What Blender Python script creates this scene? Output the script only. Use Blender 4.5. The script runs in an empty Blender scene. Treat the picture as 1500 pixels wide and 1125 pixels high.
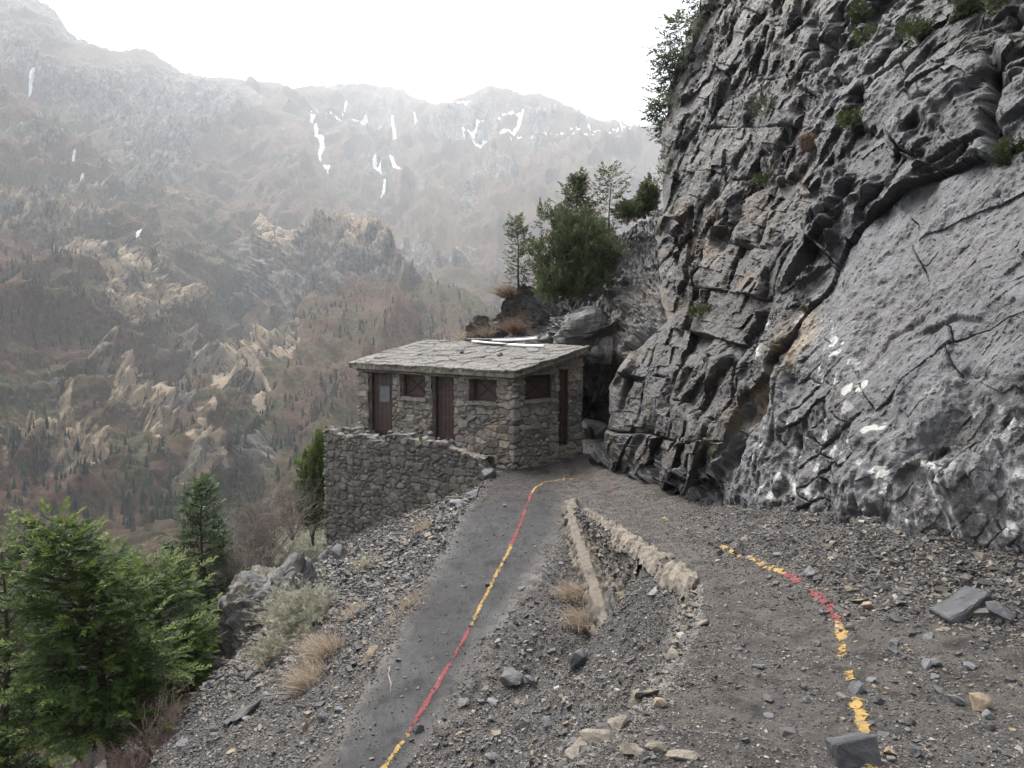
import bpy, bmesh, math, random
import numpy as np
from mathutils import Vector, Matrix

# ------------------------------------------------------------------ camera, light, exposure
SC = bpy.context.scene
COL = SC.collection
R = math.radians
PITCH = R(3.0)
FPX = 1084.0                                     # focal length in photo pixels (1500 wide)
cam = bpy.data.cameras.new("camera")
cam.sensor_width = 36.0
cam.lens = 36.0 * FPX / 1500.0
cam.clip_start = 0.05
cam.clip_end = 30000
cam_o = bpy.data.objects.new("camera", cam)
COL.objects.link(cam_o)
cam_o.location = (0, 0, 0)
cam_o.rotation_euler = (R(90) - PITCH, 0, 0)
SC.camera = cam_o

SUN_EL, SUN_AZ = R(58), R(-40)                   # azimuth from +Y towards +X
world = bpy.data.worlds.new("World")
SC.world = world
world.use_nodes = True
wn, wl = world.node_tree.nodes, world.node_tree.links
wn.clear()
w_out = wn.new("ShaderNodeOutputWorld")
w_bg = wn.new("ShaderNodeBackground")
w_sky = wn.new("ShaderNodeTexSky")
w_sky.sky_type = 'NISHITA'
w_sky.sun_disc = False
w_sky.sun_elevation = SUN_EL
w_sky.sun_rotation = SUN_AZ
w_sky.air_density = 1.0
w_sky.dust_density = 6.0
w_sky.ozone_density = 1.0
w_hsv = wn.new("ShaderNodeHueSaturation")
w_hsv.inputs["Saturation"].default_value = 0.28   # an overcast sky is almost colourless
wl.new(w_sky.outputs[0], w_hsv.inputs["Color"])
wl.new(w_hsv.outputs[0], w_bg.inputs["Color"])
w_bg.inputs["Strength"].default_value = 0.15
wl.new(w_bg.outputs[0], w_out.inputs["Surface"])
sun = bpy.data.lights.new("sun", 'SUN')
sun.energy = 1.3
sun.angle = R(18)
sun.color = (1.0, 0.98, 0.955)
sun_o = bpy.data.objects.new("sun", sun)
COL.objects.link(sun_o)
_sd = Vector((math.sin(SUN_AZ) * math.cos(SUN_EL), math.cos(SUN_AZ) * math.cos(SUN_EL), math.sin(SUN_EL)))
sun_o.rotation_euler = (-_sd).to_track_quat('-Z', 'Y').to_euler()

SC.view_settings.view_transform = 'Standard'
SC.view_settings.look = 'None'
SC.view_settings.gamma = 1.0
SC.view_settings.exposure = 1.6
SC.cycles.max_bounces = 6
SC.cycles.diffuse_bounces = 3
SC.cycles.glossy_bounces = 2
SC.cycles.transmission_bounces = 2
SC.cycles.transparent_max_bounces = 4
SC.cycles.volume_bounces = 1
SC.cycles.use_denoising = True
SC.cycles.denoiser = 'OPENIMAGEDENOISE'
SC.cycles.denoising_input_passes = 'RGB_ALBEDO_NORMAL'
SC.cycles.denoising_prefilter = 'NONE'
SC.cycles.use_adaptive_sampling = True
SC.cycles.adaptive_threshold = 0.01

random.seed(7)
RNG = np.random.default_rng(11)
CF = np.array([0.0, math.cos(PITCH), -math.sin(PITCH)])
CU = np.array([0.0, math.sin(PITCH), math.cos(PITCH)])

# ------------------------------------------------------------------ maths helpers
def ray(px, py):
    """direction of a photo pixel, scaled so that depth along the view axis is 1"""
    px = np.asarray(px, float); py = np.asarray(py, float)
    a = (px - 750) / FPX; b = -(py - 562.5) / FPX
    d = np.empty(np.broadcast(a, b).shape + (3,))
    d[..., 0] = a
    d[..., 1] = CF[1] + b * CU[1]
    d[..., 2] = CF[2] + b * CU[2]
    return d

def at(px, py, d):
    return ray(px, py) * np.asarray(d, float)[..., None]

def project(P):
    P = np.asarray(P, float)
    f = P[..., 1] * CF[1] + P[..., 2] * CF[2]
    u = P[..., 1] * CU[1] + P[..., 2] * CU[2]
    f = np.where(f < 0.05, 0.05, f)
    return 750 + FPX * P[..., 0] / f, 562.5 - FPX * u / f

def sstep(a, b, x):
    t = np.clip((np.asarray(x, float) - a) / (b - a), 0, 1)
    return t * t * (3 - 2 * t)

def lerp(a, b, t):
    return a + (b - a) * t

def _hash(ix, iy, iz, seed):
    h = (ix.astype(np.uint32) * np.uint32(0x8da6b343)) ^ (iy.astype(np.uint32) * np.uint32(0xd8163841)) ^ \
        (iz.astype(np.uint32) * np.uint32(0xcb1ab31f)) ^ np.uint32((seed * 2654435761) & 0xffffffff)
    h ^= h >> np.uint32(15); h *= np.uint32(0x2c1b3c6d)
    h ^= h >> np.uint32(12); h *= np.uint32(0x297a2d39)
    h ^= h >> np.uint32(15)
    return h

def hashf(ix, iy, iz, seed):
    return _hash(ix, iy, iz, seed).astype(np.float32) * np.float32(1.0 / 4294967295.0)

def vnoise(P, seed=0):
    """value noise in -1..1, P is (..., 3)"""
    P = np.asarray(P, np.float32)
    i = np.floor(P).astype(np.int32)
    f = P - i
    f = f * f * f * (f * (f * 6 - 15) + 10)
    x, y, z = i[..., 0], i[..., 1], i[..., 2]
    def g(a, b, c): return hashf(x + a, y + b, z + c, seed)
    fx, fy, fz = f[..., 0], f[..., 1], f[..., 2]
    a = lerp(lerp(g(0, 0, 0), g(1, 0, 0), fx), lerp(g(0, 1, 0), g(1, 1, 0), fx), fy)
    b = lerp(lerp(g(0, 0, 1), g(1, 0, 1), fx), lerp(g(0, 1, 1), g(1, 1, 1), fx), fy)
    return lerp(a, b, fz) * 2 - 1

_ROT = np.array([[0.00, 0.80, 0.60], [-0.80, 0.36, -0.48], [-0.60, -0.48, 0.64]], np.float32)

def fbm(P, seed=0, octaves=5, gain=0.5, lac=2.03):
    P = np.asarray(P, np.float32); s = 0; a = 1.0; n = 0.0
    for o in range(octaves):
        s = s + a * vnoise(P, seed + o * 17)
        n += a; a *= gain
        P = (P @ _ROT.T) * np.float32(lac)
    return s / n * 1.4

def ridged(P, seed=0, octaves=5, gain=0.5, lac=2.03):
    P = np.asarray(P, np.float32); s = 0; a = 1.0; n = 0.0
    for o in range(octaves):
        s = s + a * (1 - 2.2 * np.abs(vnoise(P, seed + o * 17)))
        n += a; a *= gain
        P = (P @ _ROT.T) * np.float32(lac)
    return s / n

def cells(P, seed=0, jit=0.9):
    """Voronoi in 3-D: f1, f2, id (0..1), vector to the nearest point"""
    P = np.asarray(P, np.float32)
    i = np.floor(P).astype(np.int32)
    sh = P.shape[:-1]
    f1 = np.full(sh, 1e9, np.float32); f2 = f1.copy()
    idn = np.zeros(sh, np.float32); vec = np.zeros(P.shape, np.float32)
    for a in (-1, 0, 1):
        for b in (-1, 0, 1):
            for c in (-1, 0, 1):
                x, y, z = i[..., 0] + a, i[..., 1] + b, i[..., 2] + c
                q = np.stack([x + .5 + jit * (hashf(x, y, z, seed) - .5),
                              y + .5 + jit * (hashf(x, y, z, seed + 1) - .5),
                              z + .5 + jit * (hashf(x, y, z, seed + 2) - .5)], -1).astype(np.float32)
                v = P - q
                d = np.sqrt((v * v).sum(-1))
                near = d < f1
                f2 = np.where(near, f1, np.minimum(f2, d))
                idn = np.where(near, hashf(x, y, z, seed + 3), idn)
                vec = np.where(near[..., None], v, vec)
                f1 = np.where(near, d, f1)
    return f1, f2, idn, vec

def facet(P, seed=0, tilt=1.0, jit=0.9):
    """blocky height: every cell is a plane with its own level and tilt. returns height, joint distance, id"""
    f1, f2, idn, v = cells(P, seed, jit)
    k = (idn * 65521).astype(np.int32)
    t = np.stack([hashf(k, k, k, seed + 5), hashf(k, k, k, seed + 6), hashf(k, k, k, seed + 7)], -1) * 2 - 1
    h = (idn * 2 - 1) * 0.5 + tilt * (t * v).sum(-1)
    return h, f2 - f1, idn

def _tri(P, seed):
    """piecewise linear noise over tetrahedra: flat facets that meet in sharp creases"""
    i = np.floor(P).astype(np.int32); f = P - i
    o = np.argsort(-f, axis=-1); fs = np.take_along_axis(f, o, -1)
    c = i.copy()
    v = hashf(c[..., 0], c[..., 1], c[..., 2], seed) * (1 - fs[..., 0])
    for k in range(3):
        for ax in range(3): c[..., ax] += (o[..., k] == ax)
        w = fs[..., k] - (fs[..., k + 1] if k < 2 else 0)
        v = v + hashf(c[..., 0], c[..., 1], c[..., 2], seed) * w
    return v * 2 - 1

def crystal(P, seed=0, octaves=3, gain=0.5, lac=2.1):
    P = np.asarray(P, np.float32); s = 0; a = 1.0; n = 0.0
    for k in range(octaves):
        s = s + a * _tri(P, seed + k * 13); n += a; a *= gain
        P = (P @ _ROT.T) * np.float32(lac) + np.float32(3.7)
    return s / n * 1.35

def bricks(u, v, w, h, seed, wob=.18):
    """jointed beds: rows of unequal blocks. returns level, tilts and distance to the nearest joint (in units of u, v)"""
    Q = np.stack([u / w * .45, v / h * .45, 0 * u], -1)
    v = v + wob * h * crystal(Q, seed, 2) * 1.6; u = u + wob * w * crystal(Q + 5, seed + 1, 2) * 1.6
    rv = v / h; row = np.floor(rv).astype(np.int32); z = row * 0
    ww = w * (.6 + .9 * hashf(row, z, z, seed + 2))
    ru = u / ww + 17 * hashf(row, z, z + 1, seed + 3)
    col = np.floor(ru).astype(np.int32)
    lu, lv = ru - col, rv - row
    # some blocks split in two
    r1 = hashf(row, col, z, seed + 4)
    jd = np.minimum(np.minimum(lu, 1 - lu) * ww, np.minimum(lv, 1 - lv) * h)
    tu = hashf(row, col, z, seed + 5) * 2 - 1; tv = hashf(row, col, z, seed + 6) * 2 - 1
    return r1, tu * (lu - .5), tv * (lv - .5), jd, hashf(row, col, z, seed + 7)

def rbf(pts, vals):
    pts = np.asarray(pts, float) / 500.0; vals = np.asarray(vals, float)
    n = len(pts)
    def phi(r): return np.where(r > 1e-9, r * r * np.log(np.maximum(r, 1e-9)), 0)
    K = phi(np.linalg.norm(pts[:, None] - pts[None], axis=-1)) + np.eye(n) * 1e-4
    A = np.zeros((n + 3, n + 3)); A[:n, :n] = K
    A[:n, n] = 1; A[:n, n + 1:] = pts; A[n, :n] = 1; A[n + 1:, :n] = pts.T
    w = np.linalg.solve(A, np.concatenate([vals, [0, 0, 0]]))
    def ev(x, y):
        x = np.asarray(x, float) / 500.0; y = np.asarray(y, float) / 500.0
        out = w[n] + w[n + 1] * x + w[n + 2] * y
        for k in range(n):
            out = out + w[k] * phi(np.sqrt((x - pts[k, 0]) ** 2 + (y - pts[k, 1]) ** 2))
        return out
    return ev

def polydist(x, y, poly):
    """distance to a polyline, and the parameter 0..1 along it"""
    best = np.full(np.shape(x), 1e9); par = np.zeros(np.shape(x))
    m = len(poly) - 1
    for k in range(m):
        (ax, ay), (bx, by) = poly[k], poly[k + 1]
        dx, dy = bx - ax, by - ay
        t = np.clip(((x - ax) * dx + (y - ay) * dy) / (dx * dx + dy * dy + 1e-9), 0, 1)
        d = np.hypot(x - ax - t * dx, y - ay - t * dy)
        par = np.where(d < best, (k + t) / m, par)
        best = np.minimum(best, d)
    return best, par

# ------------------------------------------------------------------ mesh helpers
def raw_mesh(name, V, faces, attrs=None, smooth=False, mat_index=None):
    """faces: int array (n, k) or list of such arrays"""
    me = bpy.data.meshes.new(name)
    V = np.asarray(V, np.float32).reshape(-1, 3)
    if not isinstance(faces, (list, tuple)): faces = [faces]
    faces = [np.asarray(f, np.int32) for f in faces if len(f)]
    loops = np.concatenate([f.ravel() for f in faces])
    tot = np.concatenate([np.full(len(f), f.shape[1], np.int32) for f in faces])
    start = np.concatenate([[0], np.cumsum(tot)[:-1]]).astype(np.int32)
    me.vertices.add(len(V)); me.vertices.foreach_set("co", V.ravel())
    me.loops.add(len(loops)); me.loops.foreach_set("vertex_index", loops)
    me.polygons.add(len(tot)); me.polygons.foreach_set("loop_start", start); me.polygons.foreach_set("loop_total", tot)
    me.polygons.foreach_set("use_smooth", np.full(len(tot), smooth, bool))
    if mat_index is not None: me.polygons.foreach_set("material_index", np.asarray(mat_index, np.int32))
    for k, v in (attrs or {}).items():
        a = me.attributes.new(k, 'FLOAT', 'POINT')
        a.data.foreach_set("value", np.asarray(v, np.float32).ravel())
    me.update(calc_edges=True)
    return me

def link(name, me, mat=None, parent=None, loc=None):
    o = bpy.data.objects.new(name, me)
    COL.objects.link(o)
    if mat is not None:
        for m in (mat if isinstance(mat, (list, tuple)) else [mat]): me.materials.append(m)
    if loc is not None: o.location = loc
    if parent is not None: o.parent = parent
    return o

def grid_faces(h, w, mask=None):
    i = np.arange((h - 1) * (w - 1)).reshape(h - 1, w - 1)
    r, c = np.divmod(i, w - 1)
    a = r * w + c
    F = np.stack([a, a + w, a + w + 1, a + 1], -1).reshape(-1, 4)
    return F if mask is None else F[mask.ravel()]

def grid_normals(P):
    n = np.cross(np.gradient(P, axis=1), np.gradient(P, axis=0))
    return n / np.maximum(np.linalg.norm(n, axis=-1, keepdims=True), 1e-9)

def grid_obj(name, P, mat, attrs=None, mask=None, parent=None, smooth=True):
    h, w = P.shape[:2]
    return link(name, raw_mesh(name, P.reshape(-1, 3), grid_faces(h, w, mask), attrs, smooth), mat, parent)

def tag(o, label=None, cat=None, group=None, kind=None):
    if label: o["label"] = label
    if cat: o["category"] = cat
    if group: o["group"] = group
    if kind: o["kind"] = kind
    return o

def empty(name, loc, label, cat, group=None, rz=0.0):
    o = bpy.data.objects.new(name, None)
    o.empty_display_size = 0.2
    o.location = loc; o.rotation_euler = (0, 0, rz)
    COL.objects.link(o)
    return tag(o, label, cat, group)

class MB:
    """collects vertices, quads and triangles for one mesh"""
    def __init__(s): s.v = []; s.q = []; s.t = []; s.n = 0; s.a = []
    def add(s, V, Q=None, T=None, val=0.0):
        V = np.asarray(V, np.float32).reshape(-1, 3)
        if Q is not None and len(Q): s.q.append(np.asarray(Q, np.int32) + s.n)
        if T is not None and len(T): s.t.append(np.asarray(T, np.int32) + s.n)
        s.v.append(V); s.n += len(V)
        s.a.append(np.broadcast_to(np.asarray(val, np.float32), (len(V),)))
    def box(s, c, ax, ay, az, val=0.0):
        """box from a centre and three half-axis vectors"""
        c, ax, ay, az = (np.asarray(q, float) for q in (c, ax, ay, az))
        V = [c + i * ax + j * ay + k * az for i in (-1, 1) for j in (-1, 1) for k in (-1, 1)]
        s.add(V, [[0, 1, 3, 2], [4, 6, 7, 5], [0, 4, 5, 1], [2, 3, 7, 6], [0, 2, 6, 4], [1, 5, 7, 3]], val=val)
    def tube(s, pts, rad, n=6, val=0.0, cap=True):
        pts = np.asarray(pts, float); m = len(pts)
        rad = np.broadcast_to(np.asarray(rad, float), (m,))
        T = np.gradient(pts, axis=0); T /= np.maximum(np.linalg.norm(T, axis=1, keepdims=True), 1e-9)
        ref = np.where(np.abs(T[:, 2:3]) > .9, np.array([[1., 0, 0]]), np.array([[0, 0, 1.]]))
        A = np.cross(T, ref); A /= np.maximum(np.linalg.norm(A, axis=1, keepdims=True), 1e-9)
        B = np.cross(T, A)
        th = np.arange(n) / n * 2 * np.pi
        V = pts[:, None] + rad[:, None, None] * (A[:, None] * np.cos(th)[None, :, None] + B[:, None] * np.sin(th)[None, :, None])
        r, c = np.meshgrid(np.arange(m - 1), np.arange(n), indexing='ij')
        a = r * n + c; b = r * n + (c + 1) % n
        Q = np.stack([a, b, b + n, a + n], -1).reshape(-1, 4)
        V = V.reshape(-1, 3); T3 = []
        if cap:
            V = np.vstack([V, pts[:1], pts[-1:]])
            for k in range(n):
                T3.append([m * n, (k + 1) % n, k]); T3.append([m * n + 1, (m - 1) * n + k, (m - 1) * n + (k + 1) % n])
        s.add(V, Q, T3, val)
    def mesh(s, name, smooth=False):
        f = []
        if s.q: f.append(np.concatenate(s.q))
        if s.t: f.append(np.concatenate(s.t))
        return raw_mesh(name, np.concatenate(s.v), f, {"rnd": np.concatenate(s.a)}, smooth)
    def build(s, name, mat, parent=None, smooth=False, loc=None):
        return link(name, s.mesh(name, smooth), mat, parent, loc)

# ------------------------------------------------------------------ material helpers
class NT:
    def __init__(s, name):
        s.m = bpy.data.materials.new(name); s.m.use_nodes = True
        s.t = s.m.node_tree; s.n = s.t.nodes; s.l = s.t.links
        s.n.clear()
        s.out = s.n.new("ShaderNodeOutputMaterial")
        s.b = s.n.new("ShaderNodeBsdfPrincipled")
        s.l.new(s.b.outputs[0], s.out.inputs[0])
        s.geo = s.n.new("ShaderNodeNewGeometry")
        s.pos = s.geo.outputs["Position"]
    def put(s, sock, v):
        if isinstance(v, bpy.types.NodeSocket): s.l.new(v, sock)
        elif isinstance(v, (tuple, list)) and len(v) == 3 and sock.type == 'RGBA': sock.default_value = (*v, 1)
        else: sock.default_value = v
    def noise(s, scale, detail=6, rough=0.6, dist=0.0, vec=None, color=False):
        n = s.n.new("ShaderNodeTexNoise")
        n.inputs["Scale"].default_value = scale; n.inputs["Detail"].default_value = detail
        n.inputs["Roughness"].default_value = rough; n.inputs["Distortion"].default_value = dist
        s.l.new(vec or s.pos, n.inputs["Vector"])
        return n.outputs[1 if color else 0]
    def voro(s, scale, out="Distance", feature='F1', vec=None):
        n = s.n.new("ShaderNodeTexVoronoi"); n.feature = feature
        n.inputs["Scale"].default_value = scale
        s.l.new(vec or s.pos, n.inputs["Vector"])
        return n.outputs[out]
    def map(s, scale=(1, 1, 1), rot=(0, 0, 0), vec=None):
        n = s.n.new("ShaderNodeMapping")
        n.inputs["Scale"].default_value = scale; n.inputs["Rotation"].default_value = rot
        s.l.new(vec or s.pos, n.inputs["Vector"])
        return n.outputs[0]
    def attr(s, name):
        n = s.n.new("ShaderNodeAttribute"); n.attribute_name = name
        return n.outputs["Fac"]
    def ramp(s, fac, stops, interp='LINEAR'):
        n = s.n.new("ShaderNodeValToRGB"); e = n.color_ramp.elements; n.color_ramp.interpolation = interp
        while len(e) > 1: e.remove(e[-1])
        for k, (p, c) in enumerate(stops):
            q = e[0] if k == 0 else e.new(p)
            q.position = p
            q.color = (*c, 1) if isinstance(c, (tuple, list)) else (c, c, c, 1)
        s.put(n.inputs[0], fac)
        return n.outputs[0]
    def rng(s, v, a, b, lo=0.0, hi=1.0):
        n = s.n.new("ShaderNodeMapRange"); n.interpolation_type = 'SMOOTHSTEP'
        s.put(n.inputs["Value"], v)
        n.inputs["From Min"].default_value = a; n.inputs["From Max"].default_value = b
        n.inputs["To Min"].default_value = lo; n.inputs["To Max"].default_value = hi
        return n.outputs[0]
    def math(s, op, a, b=0.0):
        n = s.n.new("ShaderNodeMath"); n.operation = op
        s.put(n.inputs[0], a); s.put(n.inputs[1], b)
        return n.outputs[0]
    def mix(s, f, a, b, blend='MIX'):
        n = s.n.new("ShaderNodeMix"); n.data_type = 'RGBA'; n.blend_type = blend; n.clamp_factor = True
        s.put(n.inputs[0], f); s.put(n.inputs[6], a); s.put(n.inputs[7], b)
        return n.outputs[2]
    def bump(s, h, strength=0.5, dist=0.02, normal=None):
        n = s.n.new("ShaderNodeBump")
        n.inputs["Strength"].default_value = strength; n.inputs["Distance"].default_value = dist
        s.l.new(h, n.inputs["Height"])
        if normal: s.l.new(normal, n.inputs["Normal"])
        return n.outputs[0]
    def done(s, color, rough=0.8, normal=None, spec=0.3):
        s.put(s.b.inputs["Base Color"], color); s.put(s.b.inputs["Roughness"], rough)
        s.b.inputs["Specular IOR Level"].default_value = spec
        if normal: s.l.new(normal, s.b.inputs["Normal"])
        return s.m

# ------------------------------------------------------------------ materials
def mat_rock(name="limestone", k=1.0):
    t = NT(name)
    big = t.noise(0.35, 5, .6)
    mid = t.noise(2.2, 8, .66)
    fine = t.noise(14, 6, .7)
    base = t.ramp(mid, [(.30, (.040 * k, .041 * k, .045 * k)), (.45, (.086 * k, .089 * k, .096 * k)), (.58, (.148 * k, .152 * k, .160 * k)), (.75, (.25 * k, .252 * k, .255 * k))])
    base = t.mix(t.rng(fine, .35, .72, 0, .6), base, (.215 * k, .21 * k, .205 * k))
    base = t.mix(t.rng(t.noise(30, 4, .7), .55, .75, 0, .55), base, (.05, .049, .05))
    # every block has its own tone
    base = t.mix(t.math('MULTIPLY', t.attr("rnd"), .55), base, (.06, .055, .052))
    base = t.mix(t.rng(t.noise(1.0, 8, .72, .3, vec=t.map((1.6, 1.6, .22))), .50, .66, 0, .55), base, (.052, .052, .055))
    # brown and tan weathering
    tanm = t.math('MULTIPLY', t.attr("tan"), t.rng(t.noise(1.3, 6, .65), .38, .62))
    base = t.mix(tanm, base, (.26, .20, .135))
    brn = t.rng(big, .50, .68, 0, .38)
    base = t.mix(brn, base, (.105, .088, .075))
    base = t.mix(t.rng(t.noise(.9, 9, .75), .52, .64, 0, .7), base, (.045, .043, .044))
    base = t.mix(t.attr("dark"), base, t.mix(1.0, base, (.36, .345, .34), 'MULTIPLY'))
    # white splashes and calcite veins
    wm = t.attr("white")
    sp = t.rng(t.voro(3.0, vec=t.mix(.10, t.pos, t.noise(7, 4, color=True), 'ADD')), .30, .24)
    sp2 = t.rng(t.voro(5.0), .20, .12)
    chalk = t.rng(t.noise(3.6, 12, .82, .8), .53, .61, 0, .5)
    w = t.math('MULTIPLY', wm, t.math('MAXIMUM', t.math('MULTIPLY', sp, t.rng(t.noise(1.1, 3), .44, .50)), t.math('MAXIMUM', chalk, t.math('MULTIPLY', sp2, t.rng(t.noise(1.7, 3), .52, .6)))))
    base = t.mix(t.math('MULTIPLY', w, .8), base, (.52, .51, .48))
    base = t.mix(t.attr("vein"), base, (.50, .49, .46))
    # lichen green on top of the ledges where soil lies
    grn = t.math('MULTIPLY', t.attr("moss"), t.rng(t.noise(3, 5, .7), .50, .64))
    base = t.mix(grn, base, (.075, .085, .035))
    h = t.math('ADD', t.math('MULTIPLY', t.noise(9, 9, .8), .6), t.math('MULTIPLY', t.voro(6, 'Color', vec=t.mix(.15, t.map((1, 1, 1.8), (.5, .3, 0)), t.noise(6, 4, color=True), 'ADD')), .45))
    nrm = t.bump(h, .55, .05)
    nrm = t.bump(t.noise(45, 8, .8), .7, .014, nrm)
    return t.done(base, t.rng(mid, .3, .7, .5, .8), nrm, .35)

def mat_stone(name, mortar=(.20, .185, .16), k=1.0, mort_k=1.0, grey=0.0, gcol=(.2, .2, .2)):
    """masonry: rnd per stone, joint = 1 on stone and 0 in the mortar"""
    t = NT(name)
    r = t.attr("rnd")
    c = t.ramp(r, [(0, (.09 * k, .078 * k, .067 * k)), (.25, (.17 * k, .148 * k, .122 * k)), (.5, (.235 * k, .20 * k, .158 * k)), (.7, (.145 * k, .138 * k, .132 * k)), (.86, (.30 * k, .258 * k, .20 * k)), (1, (.20 * k, .135 * k, .092 * k))])
    if grey: c = t.mix(grey, c, gcol)
    n1 = t.noise(7, 8, .68)
    c = t.mix(t.rng(n1, .35, .7, 0, .75), c, (.075 * k, .07 * k, .066 * k))
    c = t.mix(t.rng(t.noise(22, 6, .7), .5, .75, 0, .55), c, (.34 * k, .31 * k, .27 * k))
    c = t.mix(t.rng(t.noise(1.1, 4, .6), .5, .7, 0, .45), c, (.10 * k, .095 * k, .09 * k))
    mc = t.mix(t.noise(12, 5, .7), tuple(q * .55 * mort_k for q in mortar), tuple(q * 1.15 * mort_k for q in mortar))
    c = t.mix(t.attr("joint"), mc, c)
    c = t.mix(t.rng(t.noise(3.2, 8, .75), .50, .64, 0, .55), c, (.055 * k, .05 * k, .046 * k))
    nrm = t.bump(t.noise(18, 8, .7), .7, .03)
    return t.done(c, .8, nrm, .25)

def mat_ground():
    t = NT("dark_rubble_soil")
    n = t.noise(6, 8, .7)
    c = t.ramp(n, [(.32, (.018, .017, .017)), (.5, (.042, .038, .036)), (.66, (.088, .079, .072))])
    c = t.mix(t.rng(t.noise(55, 5, .7), .52, .68, 0, .8), c, (.16, .148, .138))
    c = t.mix(t.rng(t.noise(.7, 4, .6), .5, .7, 0, .5), c, (.088, .07, .055))
    cr = t.math('MULTIPLY', t.attr("crust"), t.rng(t.noise(9, 6, .7), .35, .55))
    c = t.mix(cr, c, (.26, .235, .20))
    nrm = t.bump(t.noise(35, 8, .72), .9, .03)
    nrm = t.bump(t.voro(60), .5, .012, nrm)
    return t.done(c, t.rng(n, .3, .7, .45, .85), nrm, .35)

def mat_asphalt(name, dusty):
    t = NT(name)
    n = t.noise(1.1, 6, .62, .3)
    a, b, c2 = ((.015, .015, .016), (.026, .0255, .026), (.046, .044, .042)) if not dusty else ((.020, .018, .017), (.036, .031, .028), (.064, .055, .048))
    c = t.ramp(n, [(.32, a), (.5, b), (.68, c2)])
    c = t.mix(t.rng(t.noise(110, 4, .7), .56, .70, 0, .45), c, (.12, .116, .112))
    c = t.mix(t.rng(t.noise(2.4, 9, .75), .50, .60, 0, .8), c, (.016, .016, .0165))
    c = t.mix(t.rng(t.noise(26, 6, .75), .56, .66, 0, .4), c, (.10, .096, .09))
    # fine dirt swept along the edges
    c = t.mix(t.math('MULTIPLY', t.attr("dirt"), t.rng(t.noise(5, 6, .7), .34, .6)), c, (.088, .078, .069))
    nrm = t.bump(t.noise(90, 5, .7), .5 if not dusty else .9, .008 if not dusty else .02)
    nrm = t.bump(t.noise(9, 6, .65), .35, .02, nrm)
    return t.done(c, t.rng(n, .38, .66, .5, .85), nrm, .2)

def mat_paint():
    t = NT("worn_line_paint")
    red = t.attr("red")
    n = t.noise(25, 6, .7)
    c = t.mix(red, t.mix(n, (.23, .145, .036), (.35, .235, .085)), t.mix(n, (.125, .022, .025), (.21, .05, .052)))
    c = t.mix(t.rng(t.noise(9, 6, .7), .48, .68, 0, .6), c, (.10, .085, .07))
    t.done(c, .75, t.bump(t.noise(90, 5, .7), .4, .006), .2)
    # where the paint has worn off the ground shows through
    worn = t.math('ADD', t.noise(16, 9, .78), t.math('MULTIPLY', t.noise(2.2, 4, .6), .45))
    keep = t.rng(t.math('SUBTRACT', worn, t.attr("wear")), .66, .60)
    tr = t.n.new("ShaderNodeBsdfTransparent"); mx = t.n.new("ShaderNodeMixShader")
    t.l.new(keep, mx.inputs[0]); t.l.new(tr.outputs[0], mx.inputs[1]); t.l.new(t.b.outputs[0], mx.inputs[2])
    t.l.new(mx.outputs[0], t.out.inputs[0])
    return t.m

def mat_chips(name, k=1.0):
    t = NT(name)
    c = t.ramp(t.attr("rnd"), [(0, (.035 * k, .033 * k, .034 * k)), (.3, (.073 * k, .068 * k, .066 * k)), (.55, (.12 * k, .110 * k, .103 * k)), (.76, (.18 * k, .165 * k, .15 * k)), (.88, (.23 * k, .18 * k, .128 * k)), (.97, (.32 * k, .28 * k, .225 * k)), (1, (.30, .285, .26))])
    c = t.mix(t.rng(t.noise(45, 6, .7), .42, .7, 0, .6), c, (.06, .057, .055))
    return t.done(c, .62, t.bump(t.noise(60, 6, .7), .45, .008), .35)

def mat_plain(name, c0, c1, scale=20, rough=.8, spec=.2, bump=.3, bd=.01, stretch=None):
    t = NT(name)
    v = t.map(stretch) if stretch else None
    n = t.noise(scale, 6, .65, vec=v)
    return t.done(t.mix(t.rng(n, .3, .7), c0, c1), rough, t.bump(n, bump, bd), spec)

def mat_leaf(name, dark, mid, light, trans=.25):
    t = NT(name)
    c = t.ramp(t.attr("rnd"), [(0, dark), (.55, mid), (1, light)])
    t.done(c, .65, None, .2)
    tr = t.n.new("ShaderNodeBsdfTranslucent"); t.l.new(c, tr.inputs["Color"])
    mx = t.n.new("ShaderNodeMixShader"); mx.inputs[0].default_value = trans
    t.l.new(t.b.outputs[0], mx.inputs[1]); t.l.new(tr.outputs[0], mx.inputs[2])
    t.l.new(mx.outputs[0], t.out.inputs[0])
    return t.m

M_ROCK = mat_rock()
M_WALL = mat_stone("hut_masonry", (.105, .088, .07), 1.22)
M_TERR = mat_stone("terrace_masonry", (.08, .069, .057), .86, 1.0, .25, (.11, .108, .105))
M_BANK = mat_stone("bank_masonry", (.17, .145, .115), .75)
M_GROUND = mat_ground()
M_ASPH = mat_asphalt("wet_asphalt", False)
M_DUST = mat_asphalt("gritty_asphalt", True)
M_PAINT = mat_paint()
M_CHIP = mat_chips("limestone_chips", .66)
M_BOULD = mat_rock("boulder_limestone", 1.0)
M_CONC = mat_plain("eroded_concrete", (.075, .066, .055), (.235, .205, .165), 7, .9, .15, .9, .05)
M_DOOR = mat_plain("brown_door_paint", (.030, .016, .013), (.058, .032, .026), 9, .6, .3, .25, .01)
M_FRAME = mat_plain("dark_frame_wood", (.022, .014, .012), (.045, .028, .022), 12, .7, .2)
M_GLASS = mat_plain("dusty_pane", (.055, .058, .062), (.085, .088, .09), 5, .25, .5, .05)
M_DARK = mat_plain("dim_interior", (.02, .018, .017), (.035, .03, .028), 4, .95, .05)
M_SLATE = mat_stone("roof_flagstone", (.12, .115, .108), .82, 1.0, .5, (.20, .197, .19))
M_PIPEW = mat_plain("white_pipe", (.62, .62, .60), (.78, .78, .76), 8, .45, .4, .05)
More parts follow.
